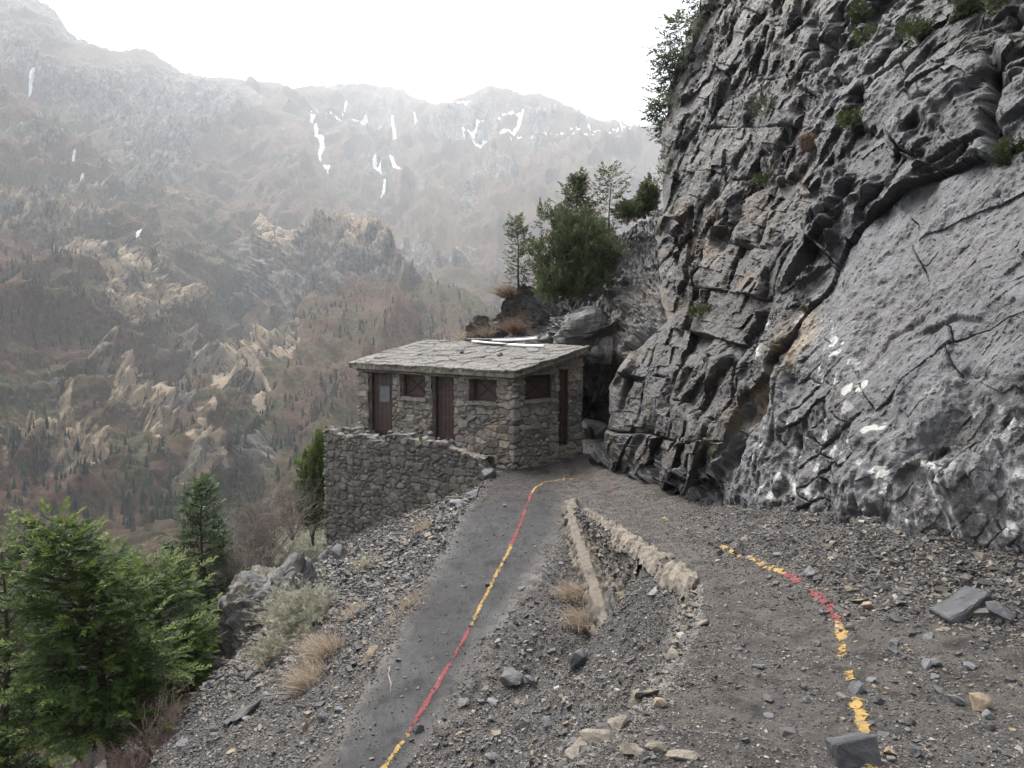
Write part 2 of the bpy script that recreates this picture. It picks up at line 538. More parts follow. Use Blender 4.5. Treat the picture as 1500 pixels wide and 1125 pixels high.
M_PIPED = mat_plain("dark_pipe", (.05, .05, .052), (.10, .10, .10), 8, .5, .4, .05)
M_BARK = mat_plain("fir_bark", (.035, .026, .02), (.095, .075, .06), 14, .95, .1, .9, .04, (1, 1, .25))
M_TWIG = mat_plain("bare_twigs", (.14, .115, .10), (.25, .215, .19), 10, .9, .1)
M_TWIGR = mat_plain("dead_brush_twigs", (.24, .17, .14), (.40, .30, .25), 10, .9, .1)
M_FIR = mat_leaf("fir_needles", (.012, .025, .008), (.058, .098, .022), (.18, .22, .055))
M_FIRD = mat_leaf("dark_fir_needles", (.014, .030, .010), (.038, .072, .022), (.085, .13, .042))
M_JUN = mat_leaf("juniper_foliage", (.046, .060, .028), (.105, .125, .060), (.19, .205, .105), .4)
M_PINE = mat_leaf("pine_needles", (.040, .054, .028), (.080, .10, .050), (.135, .15, .08), .4)
M_SAGE = mat_leaf("sage_leaves", (.17, .175, .125), (.33, .335, .25), (.52, .50, .40))
M_STRAW = mat_leaf("dry_grass", (.23, .18, .13), (.42, .34, .26), (.60, .52, .42))
M_ORANGE = mat_leaf("rusty_brush", (.13, .088, .058), (.225, .155, .108), (.32, .235, .17))
M_GREENB = mat_leaf("olive_brush", (.03, .04, .018), (.06, .075, .03), (.10, .12, .05))
M_FOREST = mat_leaf("far_conifers", (.012, .020, .012), (.022, .035, .018), (.04, .055, .026))

# ------------------------------------------------------------------ the ground under the trail
def curve(ys, xs, w=0.35):
    ys = np.asarray(ys, float); xs = np.asarray(xs, float)
    o = np.argsort(ys); ys, xs = ys[o], xs[o]
    def f(y):
        y = np.asarray(y, float)
        return sum(np.interp(y + k * w, ys, xs) for k in (-1, -.5, 0, .5, 1)) / 5
    return f

def zU(y): return np.where(np.asarray(y) < 15.5, -1.31 - .13 * np.asarray(y, float), -3.325)
def zL(y): return np.where(np.asarray(y) < 15.6, -5.67 + .15 * np.asarray(y, float), -3.33)

def on_upper(px, py):
    r = ray(px, py); d = -1.31 / (r[..., 2] + .13 * r[..., 1])
    P = r * d[..., None]
    far = P[..., 1] > 15.5
    return np.where(far[..., None], r * (-3.325 / r[..., 2])[..., None], P)

def on_lower(px, py):
    r = ray(px, py); d = -5.67 / (r[..., 2] - .15 * r[..., 1])
    P = r * d[..., None]
    far = (P[..., 1] > 15.6) | (d < 0)
    return np.where(far[..., None], r * (-3.33 / r[..., 2])[..., None], P)

_e = on_upper(*np.array([(858, 748), (940, 798), (1018, 850), (1015, 900), (985, 970), (930, 1040), (830, 1120)], float).T)
E_x = curve(np.r_[_e[:, 1], 15.6, 30, 2.2, 1.0, 0, -3], np.r_[_e[:, 0], 1.32, 1.32, -.1, -.9, -1.6, -3], .22)
_f = on_lower(*np.array([(832, 745), (838, 800), (860, 880), (890, 995), (700, 950), (655, 1080), (625, 1125)], float).T)
F_x = curve(np.r_[_f[:4, 1], 8.72, 8.2, 7.7, 6, 4, 0, -3, 15.7, 30], np.r_[_f[:4, 0], .25, -.88, -1.12, -1.85, -3.1, -4.8, -6, 1.3, 1.3], .18)
_g = on_lower(*np.array([(836, 745), (828, 780), (800, 830), (735, 900), (702, 950), (665, 1010), (632, 1070), (606, 1125)], float).T)
G_x = curve(np.r_[_g[:, 1], 16, 6, 3], np.r_[_g[:, 0] + .24 * (_g[:, 1] < 12.5), 1.3, -1.8, -3.2], .25)      # where the rubble ends on the lower path
_l = on_lower(*np.array([(715, 700), (650, 800), (590, 900), (560, 960), (510, 1045), (460, 1125)], float).T)
L_x = curve(np.r_[_l[:, 1], 40, 5, 2, -3], np.r_[_l[:, 0], -.55, -3.0, -4.3, -6.5], .3)
_c = on_upper(*np.array([(890, 690), (960, 715), (1060, 762), (1150, 800), (1230, 832), (1330, 865), (1480, 900), (1560, 930)], float).T)
C_x = curve(np.r_[_c[:, 1], 40, 2, -3], np.r_[_c[:, 0], 2.4, 5.2, 6.5], .4)

# where the slope left of the path breaks away (photo outline of the slope, followed out to the slope's own depth)
def _slope_hit(px, py):
    r = ray(px, py)
    for d in np.arange(6, 40, .02):
        p = r * d
        if p[2] < zL(p[1]) - .55 * max(L_x(p[1]) - p[0], 0): return p
    return r * 30
_b = np.array([_slope_hit(*q) for q in [(478, 800), (440, 840), (400, 885), (345, 960), (310, 1000), (262, 1065), (205, 1125), (120, 1200)]])
B_d = curve(np.r_[_b[:, 1], 26, 60, 0], np.r_[L_x(_b[:, 1]) - _b[:, 0], 5.5, 5.5, 3.5], .5)

def ground_z(x, y, detail=True):
    x = np.asarray(x, float); y = np.asarray(y, float)
    P = np.stack([x, y, np.zeros_like(x)], -1)
    wob = .10 * fbm(P * .9, 3, 3)
    E = E_x(y) + wob; F = F_x(y) + wob * .6; L = L_x(y) + .05 * fbm(P * 2, 5, 3)
    u, l = zU(y), zL(y)
    # rubble heaped against the cliff
    cx = C_x(y)
    heap = sstep(1.9, 0.0, cx - x) * sstep(13.5, 6.5, y) * .42 + sstep(1.1, 0, cx - x) * .16
    u = u + heap
    # rubble creeping over the lower path
    tal = (1 - sstep(-.05, .45, G_x(y) + wob - x)) * sstep(14.5, 11, y) * .13
    l2 = l + tal
    t = np.clip((x - F) / np.maximum(E - F, .05), 0, 1)
    t = t ** (1.25 + .75 * sstep(4.5, 6.5, y) * sstep(9.3, 9.0, y))
    t = lerp(t, sstep(.72, 1.0, t), sstep(9.0, 9.35, y) * sstep(15.6, 15.0, y))
    z = lerp(l2, u, t)
    # a worn gully under the broken kerb
    gl = np.exp(-((x - (E - .42)) / .3) ** 2) * sstep(2.6, 3.6, y) * sstep(7.6, 6.4, y)
    z = z - .22 * gl
    # the open slope on the left
    d = np.maximum(L - x, 0)
    b = np.maximum(B_d(y) + .35 * fbm(P * .6, 9, 4), 0.3)
    fall = .55 * np.minimum(d, b) + 2.6 * np.clip(d - b, 0, 1.4) + .75 * np.maximum(d - b - 1.4, 0)
    z = z - fall - .10 * sstep(0, .25, d)
    far = np.maximum(y - 30, 0)
    z = z - .55 * far
    if detail:
        asph = (x > L) & (x < F)
        up = (x > E)
        rough = np.where(asph, .25, np.where(up, .45, 1.0))
        rough = np.maximum(rough, sstep(1.8, .3, cx - x) * sstep(15, 10, y))
        rough = np.maximum(rough, np.where(asph, sstep(.3, -.1, G_x(y) - x) * sstep(15, 11, y), 0))
        z = z + rough * (.075 * fbm(P * 2.6, 21, 5) + .022 * fbm(P * 14, 23, 3))
        rk = sstep(-.2, .5, d - b) * sstep(6, 2, d - b)
        z = z + rk * .5 * facet(P * np.array([1.1, .8, 1]), 31, .8)[0]
    return z

def on_ground(px, py, d0=2.0, d1=60):
    r = ray(px, py); d = np.arange(d0, d1, .03)
    p = r[None] * d[:, None]
    below = p[:, 2] < ground_z(p[:, 0], p[:, 1])
    k = int(np.argmax(below)) if below.any() else len(d) - 1
    return p[k]

rows = np.concatenate([np.geomspace(1.5, 46, 760), np.geomspace(47, 240, 30)])
tans = np.concatenate([np.linspace(-1.9, -.80, 90)[:-1], np.linspace(-.80, .80, 820), np.linspace(.80, 1.7, 20)[1:]])
GY, GT = np.meshgrid(rows, tans, indexing='ij')
GX = GT * (GY + 1.0)
GZ = ground_z(GX, GY)
GP = np.stack([GX, GY, GZ], -1)
cxm = .5 * (GX[:-1, :-1] + GX[1:, 1:]); cym = .5 * (GY[:-1, :-1] + GY[1:, 1:])
_w = .10 * fbm(np.stack([cxm * 3, cym * 3, cxm * 0], -1), 41, 4)
low_m = (cxm > L_x(cym)) & (cxm < np.minimum(F_x(cym), G_x(cym) + .15) + _w) & (cym < 15.6) & (cym > 3)
up_m = ((cxm > E_x(cym) + .08) & (cxm < C_x(cym) - .7 * sstep(14, 9, cym) + _w) & (cym < 15.6)) | ((cym >= 15.6) & (cym < 20.5) & (cxm > -.62 + _w) & (cxm < C_x(cym)))
crust = np.exp(-((GX - E_x(GY) + .05) / .16) ** 2) * sstep(7.2, 6.4, GY)
dirt = np.maximum(sstep(.5, 0, G_x(GY) - GX), sstep(.35, 0, GX - L_x(GY)))
ga = {"crust": crust, "dirt": dirt}
tag(grid_obj("ground", GP, M_GROUND, ga, ~(low_m | up_m)), "dark rubble slope around the trail", kind="structure")
tag(grid_obj("path", GP, M_ASPH, ga, low_m), "smooth wet asphalt path climbing from the stone hut", kind="structure")
tag(grid_obj("path", GP, M_DUST, ga, up_m), "gritty upper path along the foot of the cliff", kind="structure")

# painted lines
def line_strip(name, segs, width, upper, label):
    V, Q, A, W = [], [], [], []
    n = 0
    for pts, red in segs:
        g = np.array([(on_ground(*p)) for p in pts])
        s = np.r_[0, np.cumsum(np.linalg.norm(np.diff(g[:, :2], axis=0), axis=1))]
        m = max(int(s[-1] / .035), 4)
        q = np.linspace(0, s[-1], m)
        c = np.stack([np.interp(q, s, g[:, 0]), np.interp(q, s, g[:, 1])], -1)
        for _ in range(3): c[1:-1] = .25 * c[:-2] + .5 * c[1:-1] + .25 * c[2:]
        T = np.gradient(c, axis=0); T /= np.linalg.norm(T, axis=1, keepdims=True)
        N = np.stack([T[:, 1], -T[:, 0]], -1)
        k = 7
        off = np.linspace(-.5, .5, k) * width
        wv = 1 + .22 * vnoise(np.stack([q * 9, q * 0, q * 0 + red], -1), 51)
        XY = c[:, None] + N[:, None] * (off[None, :, None] * wv[:, None, None])
        Z = ground_z(XY[..., 0], XY[..., 1]) + .006
        V.append(np.concatenate([XY, Z[..., None]], -1).reshape(-1, 3))
        f = grid_faces(m, k)
        Q.append(f + n); n += m * k
        A.append(np.full(m * k, float(red)))
        W.append(np.broadcast_to(np.array([-.24, 0, .10, .12, .10, 0, -.24])[None] + (.05 if not upper else .0), (m, k)).ravel())
    me = raw_mesh(name, np.concatenate(V), np.concatenate(Q), {"red": np.concatenate(A), "wear": np.concatenate(W)}, True)
    return tag(link(name, me, M_PAINT), label, kind="structure")

line_strip("path_marking", [
    ([(545, 1150), (572, 1112), (598, 1076)], 0), ([(598, 1076), (640, 1005), (672, 950), (690, 917)], 1),
    ([(690, 917), (712, 872), (735, 828), (749, 799)], 0), ([(749, 799), (762, 768), (772, 740), (779, 722)], 1),
    ([(779, 722), (786, 713), (800, 706), (822, 703), (842, 702)], 0), ([(844, 702), (856, 703)], 1), ([(882, 713), (895, 719)], 1)],
    .098, False, "yellow and red painted line down the lower path")
line_strip("path_marking", [
    ([(972, 758), (984, 763)], 0), ([(1058, 801), (1090, 817), (1120, 830), (1150, 842)], 0), ([(1150, 842), (1172, 853)], 1), ([(1186, 866), (1205, 880), (1218, 893), (1226, 911)], 1),
    ([(1226, 911), (1233, 935), (1234, 965)], 0), ([(1240, 985), (1244, 1000)], 0), ([(1252, 1022), (1262, 1060), (1275, 1110), (1285, 1150)], 0)],
    .115, True, "worn yellow and red painted line on the upper path")

# ------------------------------------------------------------------ the cliff
L1x = [1000, 1060, 1090, 1124, 1188, 1220, 1244, 1332, 1380, 1500, 1700]
L1y = [720, 660, 600, 540, 452, 412, 348, 280, 256, 224, 170]
L2x = [1200, 1290, 1316, 1332, 1380, 1430, 1472, 1500, 1700]
L2y = [860, 800, 760, 716, 684, 668, 656, 630, 560]
foot = np.array([_c[k] for k in range(len(_c))])
fpx, fpy = project(foot)
fdep = foot[:, 1] * CF[1] + foot[:, 2] * CF[2]
ctl = [(a, b, c) for a, b, c in zip(fpx, fpy, fdep)]
ctl += [(970, 330, 24.5), (968, 200, 29), (985, 110, 31), (1030, 0, 33), (1060, -120, 37), (1120, 0, 25), (1150, 150, 20), (1250, 0, 18.5), (1300, -130, 20),
        (1380, 0, 14), (1500, 0, 11.5), (1640, 0, 9.5), (1500, -130, 14), (1100, 300, 18.5), (1050, 250, 22), (1000, 450, 20.5), (960, 420, 22.5), (1100, 420, 14.8), (1200, 300, 14.4), (1300, 180, 12.6),
        (1400, 150, 10.6), (1200, 560, 9.6), (1120, 620, 11.6), (1000, 600, 15.0), (930, 580, 18.4), (905, 560, 19.6), (1350, 600, 7.2), (1500, 600, 5.8), (1500, 300, 8.0), (1380, 400, 8.6), (1280, 500, 8.9), (1640, 300, 6.2),
        (1640, 600, 4.7), (1420, 760, 5.8), (1500, 780, 5.2), (1640, 850, 4.2), (1250, 730, 7.6), (1130, 720, 10.0), (1000, 680, 14.2)]
ctl = np.array(ctl)
cliff_d = rbf(ctl[:, :2], np.log(ctl[:, 2]))
PX, PY = np.meshgrid(np.arange(878, 1640, 1.45), np.arange(-130, 960, 1.45))
# the outline of the cliff on its left: grid columns start on it
sil_y = [-130, 0, 60, 110, 200, 330, 345, 420, 470, 520, 545, 560, 600, 640, 690, 720, 960]
sil_x = [1062, 1030, 1000, 984, 970, 968, 958, 966, 975, 920, 905, 897, 893, 890, 888, 884, 884]
nrow, ncol = PX.shape
back = 26
sx = np.interp(PY[:, 0], sil_y, sil_x) + 5 * fbm(np.stack([PY[:, 0] * .03, PY[:, 0] * 0, PY[:, 0] * 0], -1), 61, 4)
tt = np.linspace(0, 1, ncol)
PX = sx[:, None] + (1640 - sx[:, None]) * tt[None, :] 
D = np.exp(cliff_d(PX, PY))
s1 = PY - np.interp(PX, L1x, L1y); s2 = PY - np.interp(PX, L2x, L2y)
B0 = at(PX, PY, D)
wn3 = fbm(B0 * .45, 63, 4)
wn4 = fbm(B0 * 2.2, 64, 5)
s1 = s1 + 16 * wn3 + 9 * wn4; s2 = s2 + 9 * wn3 + 6 * wn4
regD = sstep(0, 14, s2) * sstep(1240, 1310, PX)               # lower block
regC = sstep(0, 12, s1) * (1 - regD)                             # the smooth slab and the rough wall below it
smooth = regC * sstep(1090, 1250, PX - (PY - 480) * .55)         # how slab-like
regA = (1 - sstep(-6, 6, s1)) * sstep(1230, 1120, PX + (PY - 250) * .12)
regB = (1 - sstep(-6, 6, s1)) * (1 - regA)
N0 = grid_normals(B0)
mean = N0.reshape(-1, 3).mean(0); 
if mean[0] > 0: N0 = -N0
# bedding and leaning joints of the left face
ca, sa = math.cos(R(24)), math.sin(R(24))
def lean(P, a):
    c, s = math.cos(a), math.sin(a)
    Q = P.copy(); Q[..., 1] = c * P[..., 1] + s * P[..., 2]; Q[..., 2] = -s * P[..., 1] + c * P[..., 2]
    return Q
wv = np.stack([fbm(B0 * .6, 71, 4), fbm(B0 * .6, 72, 4), fbm(B0 * .6, 73, 4)], -1)
QA = lean(B0 + .35 * wv, R(-22))
hA, jA, iA = facet(QA * np.array([.9, 1.55, .48]), 81, .75)
hA2, jA2, iA2 = facet(QA * np.array([2.0, 3.6, 1.3]), 83, .8)
bed = (B0[..., 2] + .25 * B0[..., 1] * .2 + .35 * wv[..., 0]) / 1.55
bedf = bed - np.floor(bed)
hBed = (bedf ** 2) - .4
hB, jB, iB = facet((B0 + .5 * wv) * np.array([.62, .42, .62]), 91, .6)
hB2, jB2, iB2 = facet((B0 + .25 * wv) * np.array([1.9, 1.3, 2.1]), 93, .9)
QC = lean(B0 + .25 * wv, R(38))
hC, jC, iC = facet(QC * np.array([.7, .55, 1.6]), 101, .55)
hC2, jC2, iC2 = facet((QC + .1 * wv) * np.array([2.6, 2.0, 5.0]), 103, .8)
f1 = fbm(B0 * 1.1, 105, 6); f2 = fbm(B0 * 5, 107, 5); rd = ridged(B0 * 1.5, 109, 5)
f3, jf3, if3 = facet((B0 + .08 * wv) * 6.5, 111, .9)
def soft(h, j, w): return h * sstep(0, w, j)
hA, hA2, hB, hB2, hC, hC2 = soft(hA, jA, .16), soft(hA2, jA2, .14), soft(hB, jB, .13), soft(hB2, jB2, .14), soft(hC, jC, .15), soft(hC2, jC2, .2)
f4, jf4, if4 = facet((B0 + .05 * wv) * 14.0, 113, 1.0)
wl = np.stack([crystal(B0 * .7, 66, 2), crystal(B0 * .7, 67, 2), crystal(B0 * .7, 68, 2)], -1)
QL = lean(B0 + .25 * wl, R(-22))
kA = crystal(QL * np.array([.75, 1.25, .42]), 115, 4, .52); kB = crystal((B0 + .2 * wl) * .62, 116, 5, .52)
kC = crystal(lean(B0 + .15 * wl, R(38)) * np.array([.8, .7, 1.5]), 117, 5, .55); kf = crystal(B0 * 5, 118, 3, .6)
step = bed - np.floor(bed); hBed = np.where(step > .86, (1 - step) / .14, step / .86) - .5      # ledge, then a face leaning out to the next ledge
uA = (PX - 970) / FPX * 20; vA = -(PY - 560) / FPX * 20
aR, aU, aV, aJ, aI = bricks(uA - .32 * vA + .10 * wv[..., 1], vA + .12 * uA, .85, 1.45, 161)
bR, bU, bV, bJ, bI = bricks(uA - .40 * vA, vA + .15 * uA, .30, .46, 163)
cR, cU, cV, cJ, cI = bricks(.80 * uA + .60 * vA, -.60 * uA + .80 * vA, 2.7, 1.5, 165, .35)
eR, eU, eV, eJ, eI = bricks(.72 * uA + .69 * vA, -.69 * uA + .72 * vA, 1.0, .42, 167, .3)
def crack(j, w): return 1 - sstep(0, w, j)
nm = fbm(B0 * .38, 123, 4); nm2 = fbm(B0 * .8 + 7, 124, 4); cm_ = sstep(-.25, .45, fbm(B0 * .9, 125, 4))
mA = sstep(-.05, .25, nm); mB = sstep(-.1, .2, nm2)
dA1 = .70 * (aR - .5) + .75 * aU + .45 * aV + .12 * (bR - .5) + .16 * bU + .08 * bV - .22 * crack(aJ, .06) * cm_ 
dA2 = .55 * hA + .10 * hA2 + .45 * crystal(QL * np.array([.9, 1.3, .5]), 126, 4, .45) - .16 * crack(jA, .05)
dA = lerp(dA1, dA2, mA) + .34 * crystal(QL * .45, 115, 2) + .06 * kf
dB1 = .60 * (cR - .5) * sstep(0, .14, cJ) + .55 * cU + .55 * cV + .10 * (eR - .5) + .10 * eU + .12 * eV - .15 * crack(cJ, .06) * cm_ 
dB2 = .50 * hB + .14 * hB2 + .55 * crystal((B0 + .2 * wl) * .8, 127, 4, .45) - .12 * crack(jB, .04)
dB = lerp(dB1, dB2, mB) + .40 * crystal((B0 + .2 * wl) * .5, 116, 2, .45) + .05 * kf
dL = .40 * crystal(lean(B0, R(38)) * np.array([.9, .8, 1.4]), 117, 4, .5) + lerp(.10 * (eR - .5) + .12 * eU + .12 * eV - .08 * crack(eJ, .035), .22 * hC + .10 * hC2 + .10 * rd, mB) + .06 * kf
dS = .10 * crystal(B0 * .5, 117, 2, .45) + .22 * crystal(lean(B0 + .2 * wl, R(38)) * np.array([.75, .65, 1.3]), 128, 5, .5) + .06 * hC * mB + .07 * (cR - .5) + .08 * cV + .015 * (eR - .5) + .02 * eV - .06 * crack(cJ, .03) * sstep(0, .3, f1) + .05 * f1 + .024 * kf + .03 * rd
disp = regA * dA + regB * dB + regC * lerp(dL, dS, smooth) + regD * (.16 * crystal(B0 * 1.1, 121, 4) + .05 * (eR - .5) + .05 * eU + .10 * hC - .03 * crack(eJ, .03) * sstep(.1, .4, f1) + .05 * kf + .03 * rd)
disp += .012 * f4
disp += .035 * f2
# overhangs
over1 = np.exp(np.minimum(s1, 0) / 70) * (s1 < 0) * sstep(1050, 1130, PX)
disp += .36 * over1 * (.35 + .55 * sstep(1190, 1290, PX)) * (.25 + .75 * sstep(1460, 1370, PX)) * (1 + .5 * crystal(B0 * 1.1, 119, 3))
und1 = np.exp(-np.maximum(s1, 0) / 16) * (s1 >= 0) * sstep(1050, 1130, PX)
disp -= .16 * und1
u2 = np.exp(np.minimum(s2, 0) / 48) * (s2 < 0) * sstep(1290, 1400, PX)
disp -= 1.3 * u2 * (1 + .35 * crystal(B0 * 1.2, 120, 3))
disp += .5 * np.exp(-np.maximum(s2, 0) / 110) * (s2 >= 0) * sstep(1270, 1340, PX)
# fracture running down the slab and gullies on the left face
def groove(poly, w, depth):
    d, p = polydist(PX + 7 * wv[..., 0] * 2, PY + 7 * wv[..., 1] * 2, poly)
    return -depth * np.exp(-(d / w) ** 2) * np.minimum(1, 4 * np.minimum(p, 1 - p) + .25)
for poly, w, dp in [([(1125, 545), (1105, 600), (1080, 640), (1060, 720)], 9, .35), ([(1455, 60), (1448, 190), (1480, 240)], 9, .7), ([(1190, 0), (1196, 60), (1200, 95)], 6, .6),
                    ([(1235, 20), (1228, 70), (1215, 100)], 5, .5), ([(1325, 35), (1290, 90), (1265, 110)], 6, .5), ([(950, 470), (925, 520), (915, 560), (905, 620)], 5, .35), ([(1040, 385), (1062, 330), (1090, 280)], 6, .5),
                    ([(1010, 400), (1016, 440), (1005, 500)], 5, .45), ([(1290, 770), (1240, 800)], 6, .25), ([(960, 590), (940, 640), (920, 690)], 4, .22), ([(1345, 470), (1300, 500), (1270, 560)], 5, .12),
                    ([(1330, 500), (1395, 470), (1440, 470)], 5, .14), ([(1100, 480), (1080, 560), (1040, 640)], 6, .22)]:
    disp = disp + groove(poly, w, dp)
edge = sstep(0, .03, tt)[None, :]
VD = -B0 / np.linalg.norm(B0, axis=-1, keepdims=True)
DD = .35 * N0 + .65 * VD; DD /= np.linalg.norm(DD, axis=-1, keepdims=True)
CP = B0 + DD * (disp * (.35 + .65 * edge))[..., None]
# fold the face back into the hill beyond its left outline
bk = np.linspace(0, 1, back)[1:][::-1] ** 1.4
away = np.array([.55, 1.0, .03])
ex = CP[:, :1] + bk[None, :, None] * away * 9.0
ex = ex + .5 * facet(ex * .8, 121, .8)[0][..., None] * np.array([-1, .3, 0]) * np.minimum(1, bk * 4)[None, :, None]
CPx = np.concatenate([ex, CP], 1)
def padl(a, v=None): return np.concatenate([np.repeat(a[:, :1], back - 1, 1) if v is None else np.full((nrow, back - 1), v), a], 1)
white = np.maximum.reduce([sstep(1060, 1140, PX) * sstep(560, 640, PY - (1200 - PX) * .1) * .75, regD * 1.0, sstep(70, 10, polydist(PX, PY, [(1210, 470), (1230, 540), (1300, 600), (1310, 650)])[0]) * .8])
white = white * (1 - sstep(-80, -20, s2) * (s2 < 0) * sstep(1330, 1400, PX) * .9)
tanm = np.maximum.reduce([sstep(32, 8, polydist(PX, PY, [(1180, 470), (1120, 560), (1090, 620)])[0]), regA * sstep(80, 20, np.abs(PY - 320 + (PX - 1060) * .3)) * .6, sstep(60, 10, polydist(PX, PY, [(1030, 360), (1060, 320), (1075, 400)])[0]) * .8,
                          regA * sstep(120, 20, PY) * .55, sstep(40, 10, polydist(PX, PY, [(910, 520), (930, 470), (1000, 430)])[0]) * .7, regA * .25, (u2 > .25) * .28])
vein = np.zeros_like(PX)
for poly, w in [([(1180, 710), (1200, 740), (1220, 790), (1245, 830)], 1.8), ([(1230, 770), (1265, 795), (1285, 812)], 2.6), ([(1190, 715), (1210, 735)], 1.6), ([(1330, 690), (1400, 700), (1425, 780), (1440, 850)], 1.6), ([(1390, 720), (1420, 800)], 1.2), ([(1155, 690), (1165, 720)], 2.4), ([(1120, 545), (1125, 470)], 2.2), ([(1160, 760), (1195, 800)], 1.6)]:
    d, p = polydist(PX + 10 * wv[..., 2], PY + 10 * wv[..., 1], poly)
    vein = np.maximum(vein, np.exp(-(d / (w * 1.6)) ** 2) * .85 * sstep(-.5, .25, f2 + .4 * f1))
moss = np.maximum(regA * sstep(.2, .6, f1) * .7, regB * sstep(240, 60, PY) * .45)
rid = regA * (.6 * aI + .4 * bI) + regB * (.5 * cI + .3 * eI) + (regC + regD) * (.25 * eI + .25 * cI)
darkm = np.clip(regA * .85 + regB * (.38 + .4 * sstep(-.2, .4, f1)) + regC * (1 - smooth) * (.55 + .3 * f1) + regC * smooth * (.22 + .25 * f1) + (u2 > .15) * .35, 0, 1)  # last term darkens the undercut's colour, painting in shade below the overhang
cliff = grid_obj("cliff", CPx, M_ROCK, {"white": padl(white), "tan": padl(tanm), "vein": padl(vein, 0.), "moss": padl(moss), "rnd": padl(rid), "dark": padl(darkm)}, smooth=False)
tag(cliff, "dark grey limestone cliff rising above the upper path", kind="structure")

# ------------------------------------------------------------------ rocky outcrop behind the hut
top = np.array([(560, 620), (640, 520), (690, 478), (725, 458), (742, 442), (765, 424), (800, 420), (850, 402), (880, 372), (905, 346), (940, 322), (1000, 300), (1080, 300)], float)
octl = np.array([(560, 640, 31), (640, 530, 31), (690, 480, 31), (760, 410, 31), (850, 400, 30), (905, 345, 33), (945, 322, 35), (1000, 300, 36), (1080, 300, 30), (700, 520, 29.5), (800, 480, 28), (870, 460, 26.5), (930, 440, 25.5), (990, 450, 22.5), (1080, 480, 19),
                 (835, 510, 24.6), (866, 470, 23.8), (868, 505, 22.9), (870, 530, 22.6), (874, 565, 29.0), (876, 600, 31.0), (874, 630, 29.5), (868, 652, 24.5), (940, 540, 20.5), (990, 560, 18.5), (1040, 600, 15.5), (700, 620, 29), (600, 700, 30), (900, 490, 24), (960, 640, 18), (880, 690, 20.8)])
out_d = rbf(octl[:, :2], np.log(octl[:, 2]))
ou = np.linspace(560, 1060, 300); ov = np.linspace(0, 1, 260)
OU, OV = np.meshgrid(ou, ov)
ty = np.interp(OU, top[:, 0], top[:, 1]) + 5 * fbm(np.stack([OU * .04, OU * 0, OU * 0], -1), 131, 4)
OY = lerp(ty, 700.0, OV)
OD = np.exp(out_d(OU, OY))
OB = at(OU, OY, OD)
on = grid_normals(OB)
if on.reshape(-1, 3).mean(0)[1] > 0: on = -on
ow = np.stack([fbm(OB * .5, 141, 4), fbm(OB * .5, 142, 4), fbm(OB * .5, 143, 4)], -1)
scree = sstep(45, 10, polydist(OU, OY, [(930, 345), (925, 400), (950, 440)])[0] + 14 * ow[..., 0])
oh, oj, oi = facet((OB + .5 * ow) * np.array([.6, .6, .75]), 145, .7)
oh2, oj2, oi2 = facet((OB + .2 * ow) * np.array([2.2, 2.2, 2.6]), 147, .9)
oh3, oj3, oi3 = facet(OB * 7.5, 149, 1.0)
ok_ = crystal((OB + .2 * ow) * np.array([.55, .55, .7]), 153, 5, .52)
od = (1 - scree) * (.95 * ok_ + .40 * oh * sstep(0, .12, oj) + .10 * oh2 + .05 * crystal(OB * 5, 155, 3) - .14 * (1 - sstep(0, .07, oj))) + (.05 + .07 * scree) * oh3
OP = OB + on * od[..., None]
k = np.linspace(0, 1, 14)[1:][::-1]
oex = OP[:1] + k[:, None, None] * np.array([.3, 7.0, -4.0])
OPx = np.concatenate([oex, OP], 0)
def padt(a): return np.concatenate([np.repeat(a[:1], 13, 0), a], 0)
otan = np.maximum(sstep(60, 15, polydist(OU, OY, [(960, 450), (900, 490), (870, 520), (900, 560)])[0]) * .4, sstep(40, 10, polydist(OU, OY, [(700, 500), (760, 470), (800, 500)])[0]) * .7)
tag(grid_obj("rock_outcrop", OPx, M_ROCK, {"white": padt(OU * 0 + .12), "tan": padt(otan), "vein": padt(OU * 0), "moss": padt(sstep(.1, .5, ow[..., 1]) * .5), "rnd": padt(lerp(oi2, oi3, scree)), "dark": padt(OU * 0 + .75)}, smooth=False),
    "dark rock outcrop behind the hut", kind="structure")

# ------------------------------------------------------------------ rock bluffs at the edge of the scree
def bluff(ctr, rad, seed, label, tan=.3):
    th, ph = np.meshgrid(np.linspace(0, 2 * np.pi, 260), np.linspace(.02, np.pi - .02, 170))
    S = np.stack([np.cos(th) * np.sin(ph), np.sin(th) * np.sin(ph), np.cos(ph)], -1)
    # boxy rather than round
    S = S / (np.abs(S) ** 3).sum(-1, keepdims=True) ** (1 / 3) * .9
    w3 = np.stack([fbm(S * 1.3 + seed, seed + k, 3) for k in range(3)], -1)
    Pq = np.array(ctr) + S * np.array(rad) * (1 + .16 * w3)
    h1, j1, i1 = facet((Pq + .25 * w3) * np.array([.95, .95, .62]), seed + 11, .9)
    h2, j2, i2 = facet((Pq + .1 * w3) * np.array([2.6, 2.6, 1.7]), seed + 13, .9)
    h3, j3, i3 = facet(Pq * 7, seed + 15, .9)
    dd = .45 * crystal(Pq * np.array([.9, .9, .6]), seed + 21, 4) + .25 * h1 * sstep(0, .15, j1) + .10 * h2 * sstep(0, .15, j2) + .045 * h3 + .10 * fbm(Pq * 2, seed + 17, 5)
    Pq = Pq + S * dd[..., None]
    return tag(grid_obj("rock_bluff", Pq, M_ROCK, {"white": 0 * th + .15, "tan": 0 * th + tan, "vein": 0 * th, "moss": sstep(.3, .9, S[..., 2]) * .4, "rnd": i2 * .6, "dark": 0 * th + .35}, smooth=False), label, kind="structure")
_bq = on_ground(430, 905)
bluff(at(400, 985, 16.6), (1.0, 1.5, 2.2), 171, "grey rock bluff dropping away below the sagebrush", .35)
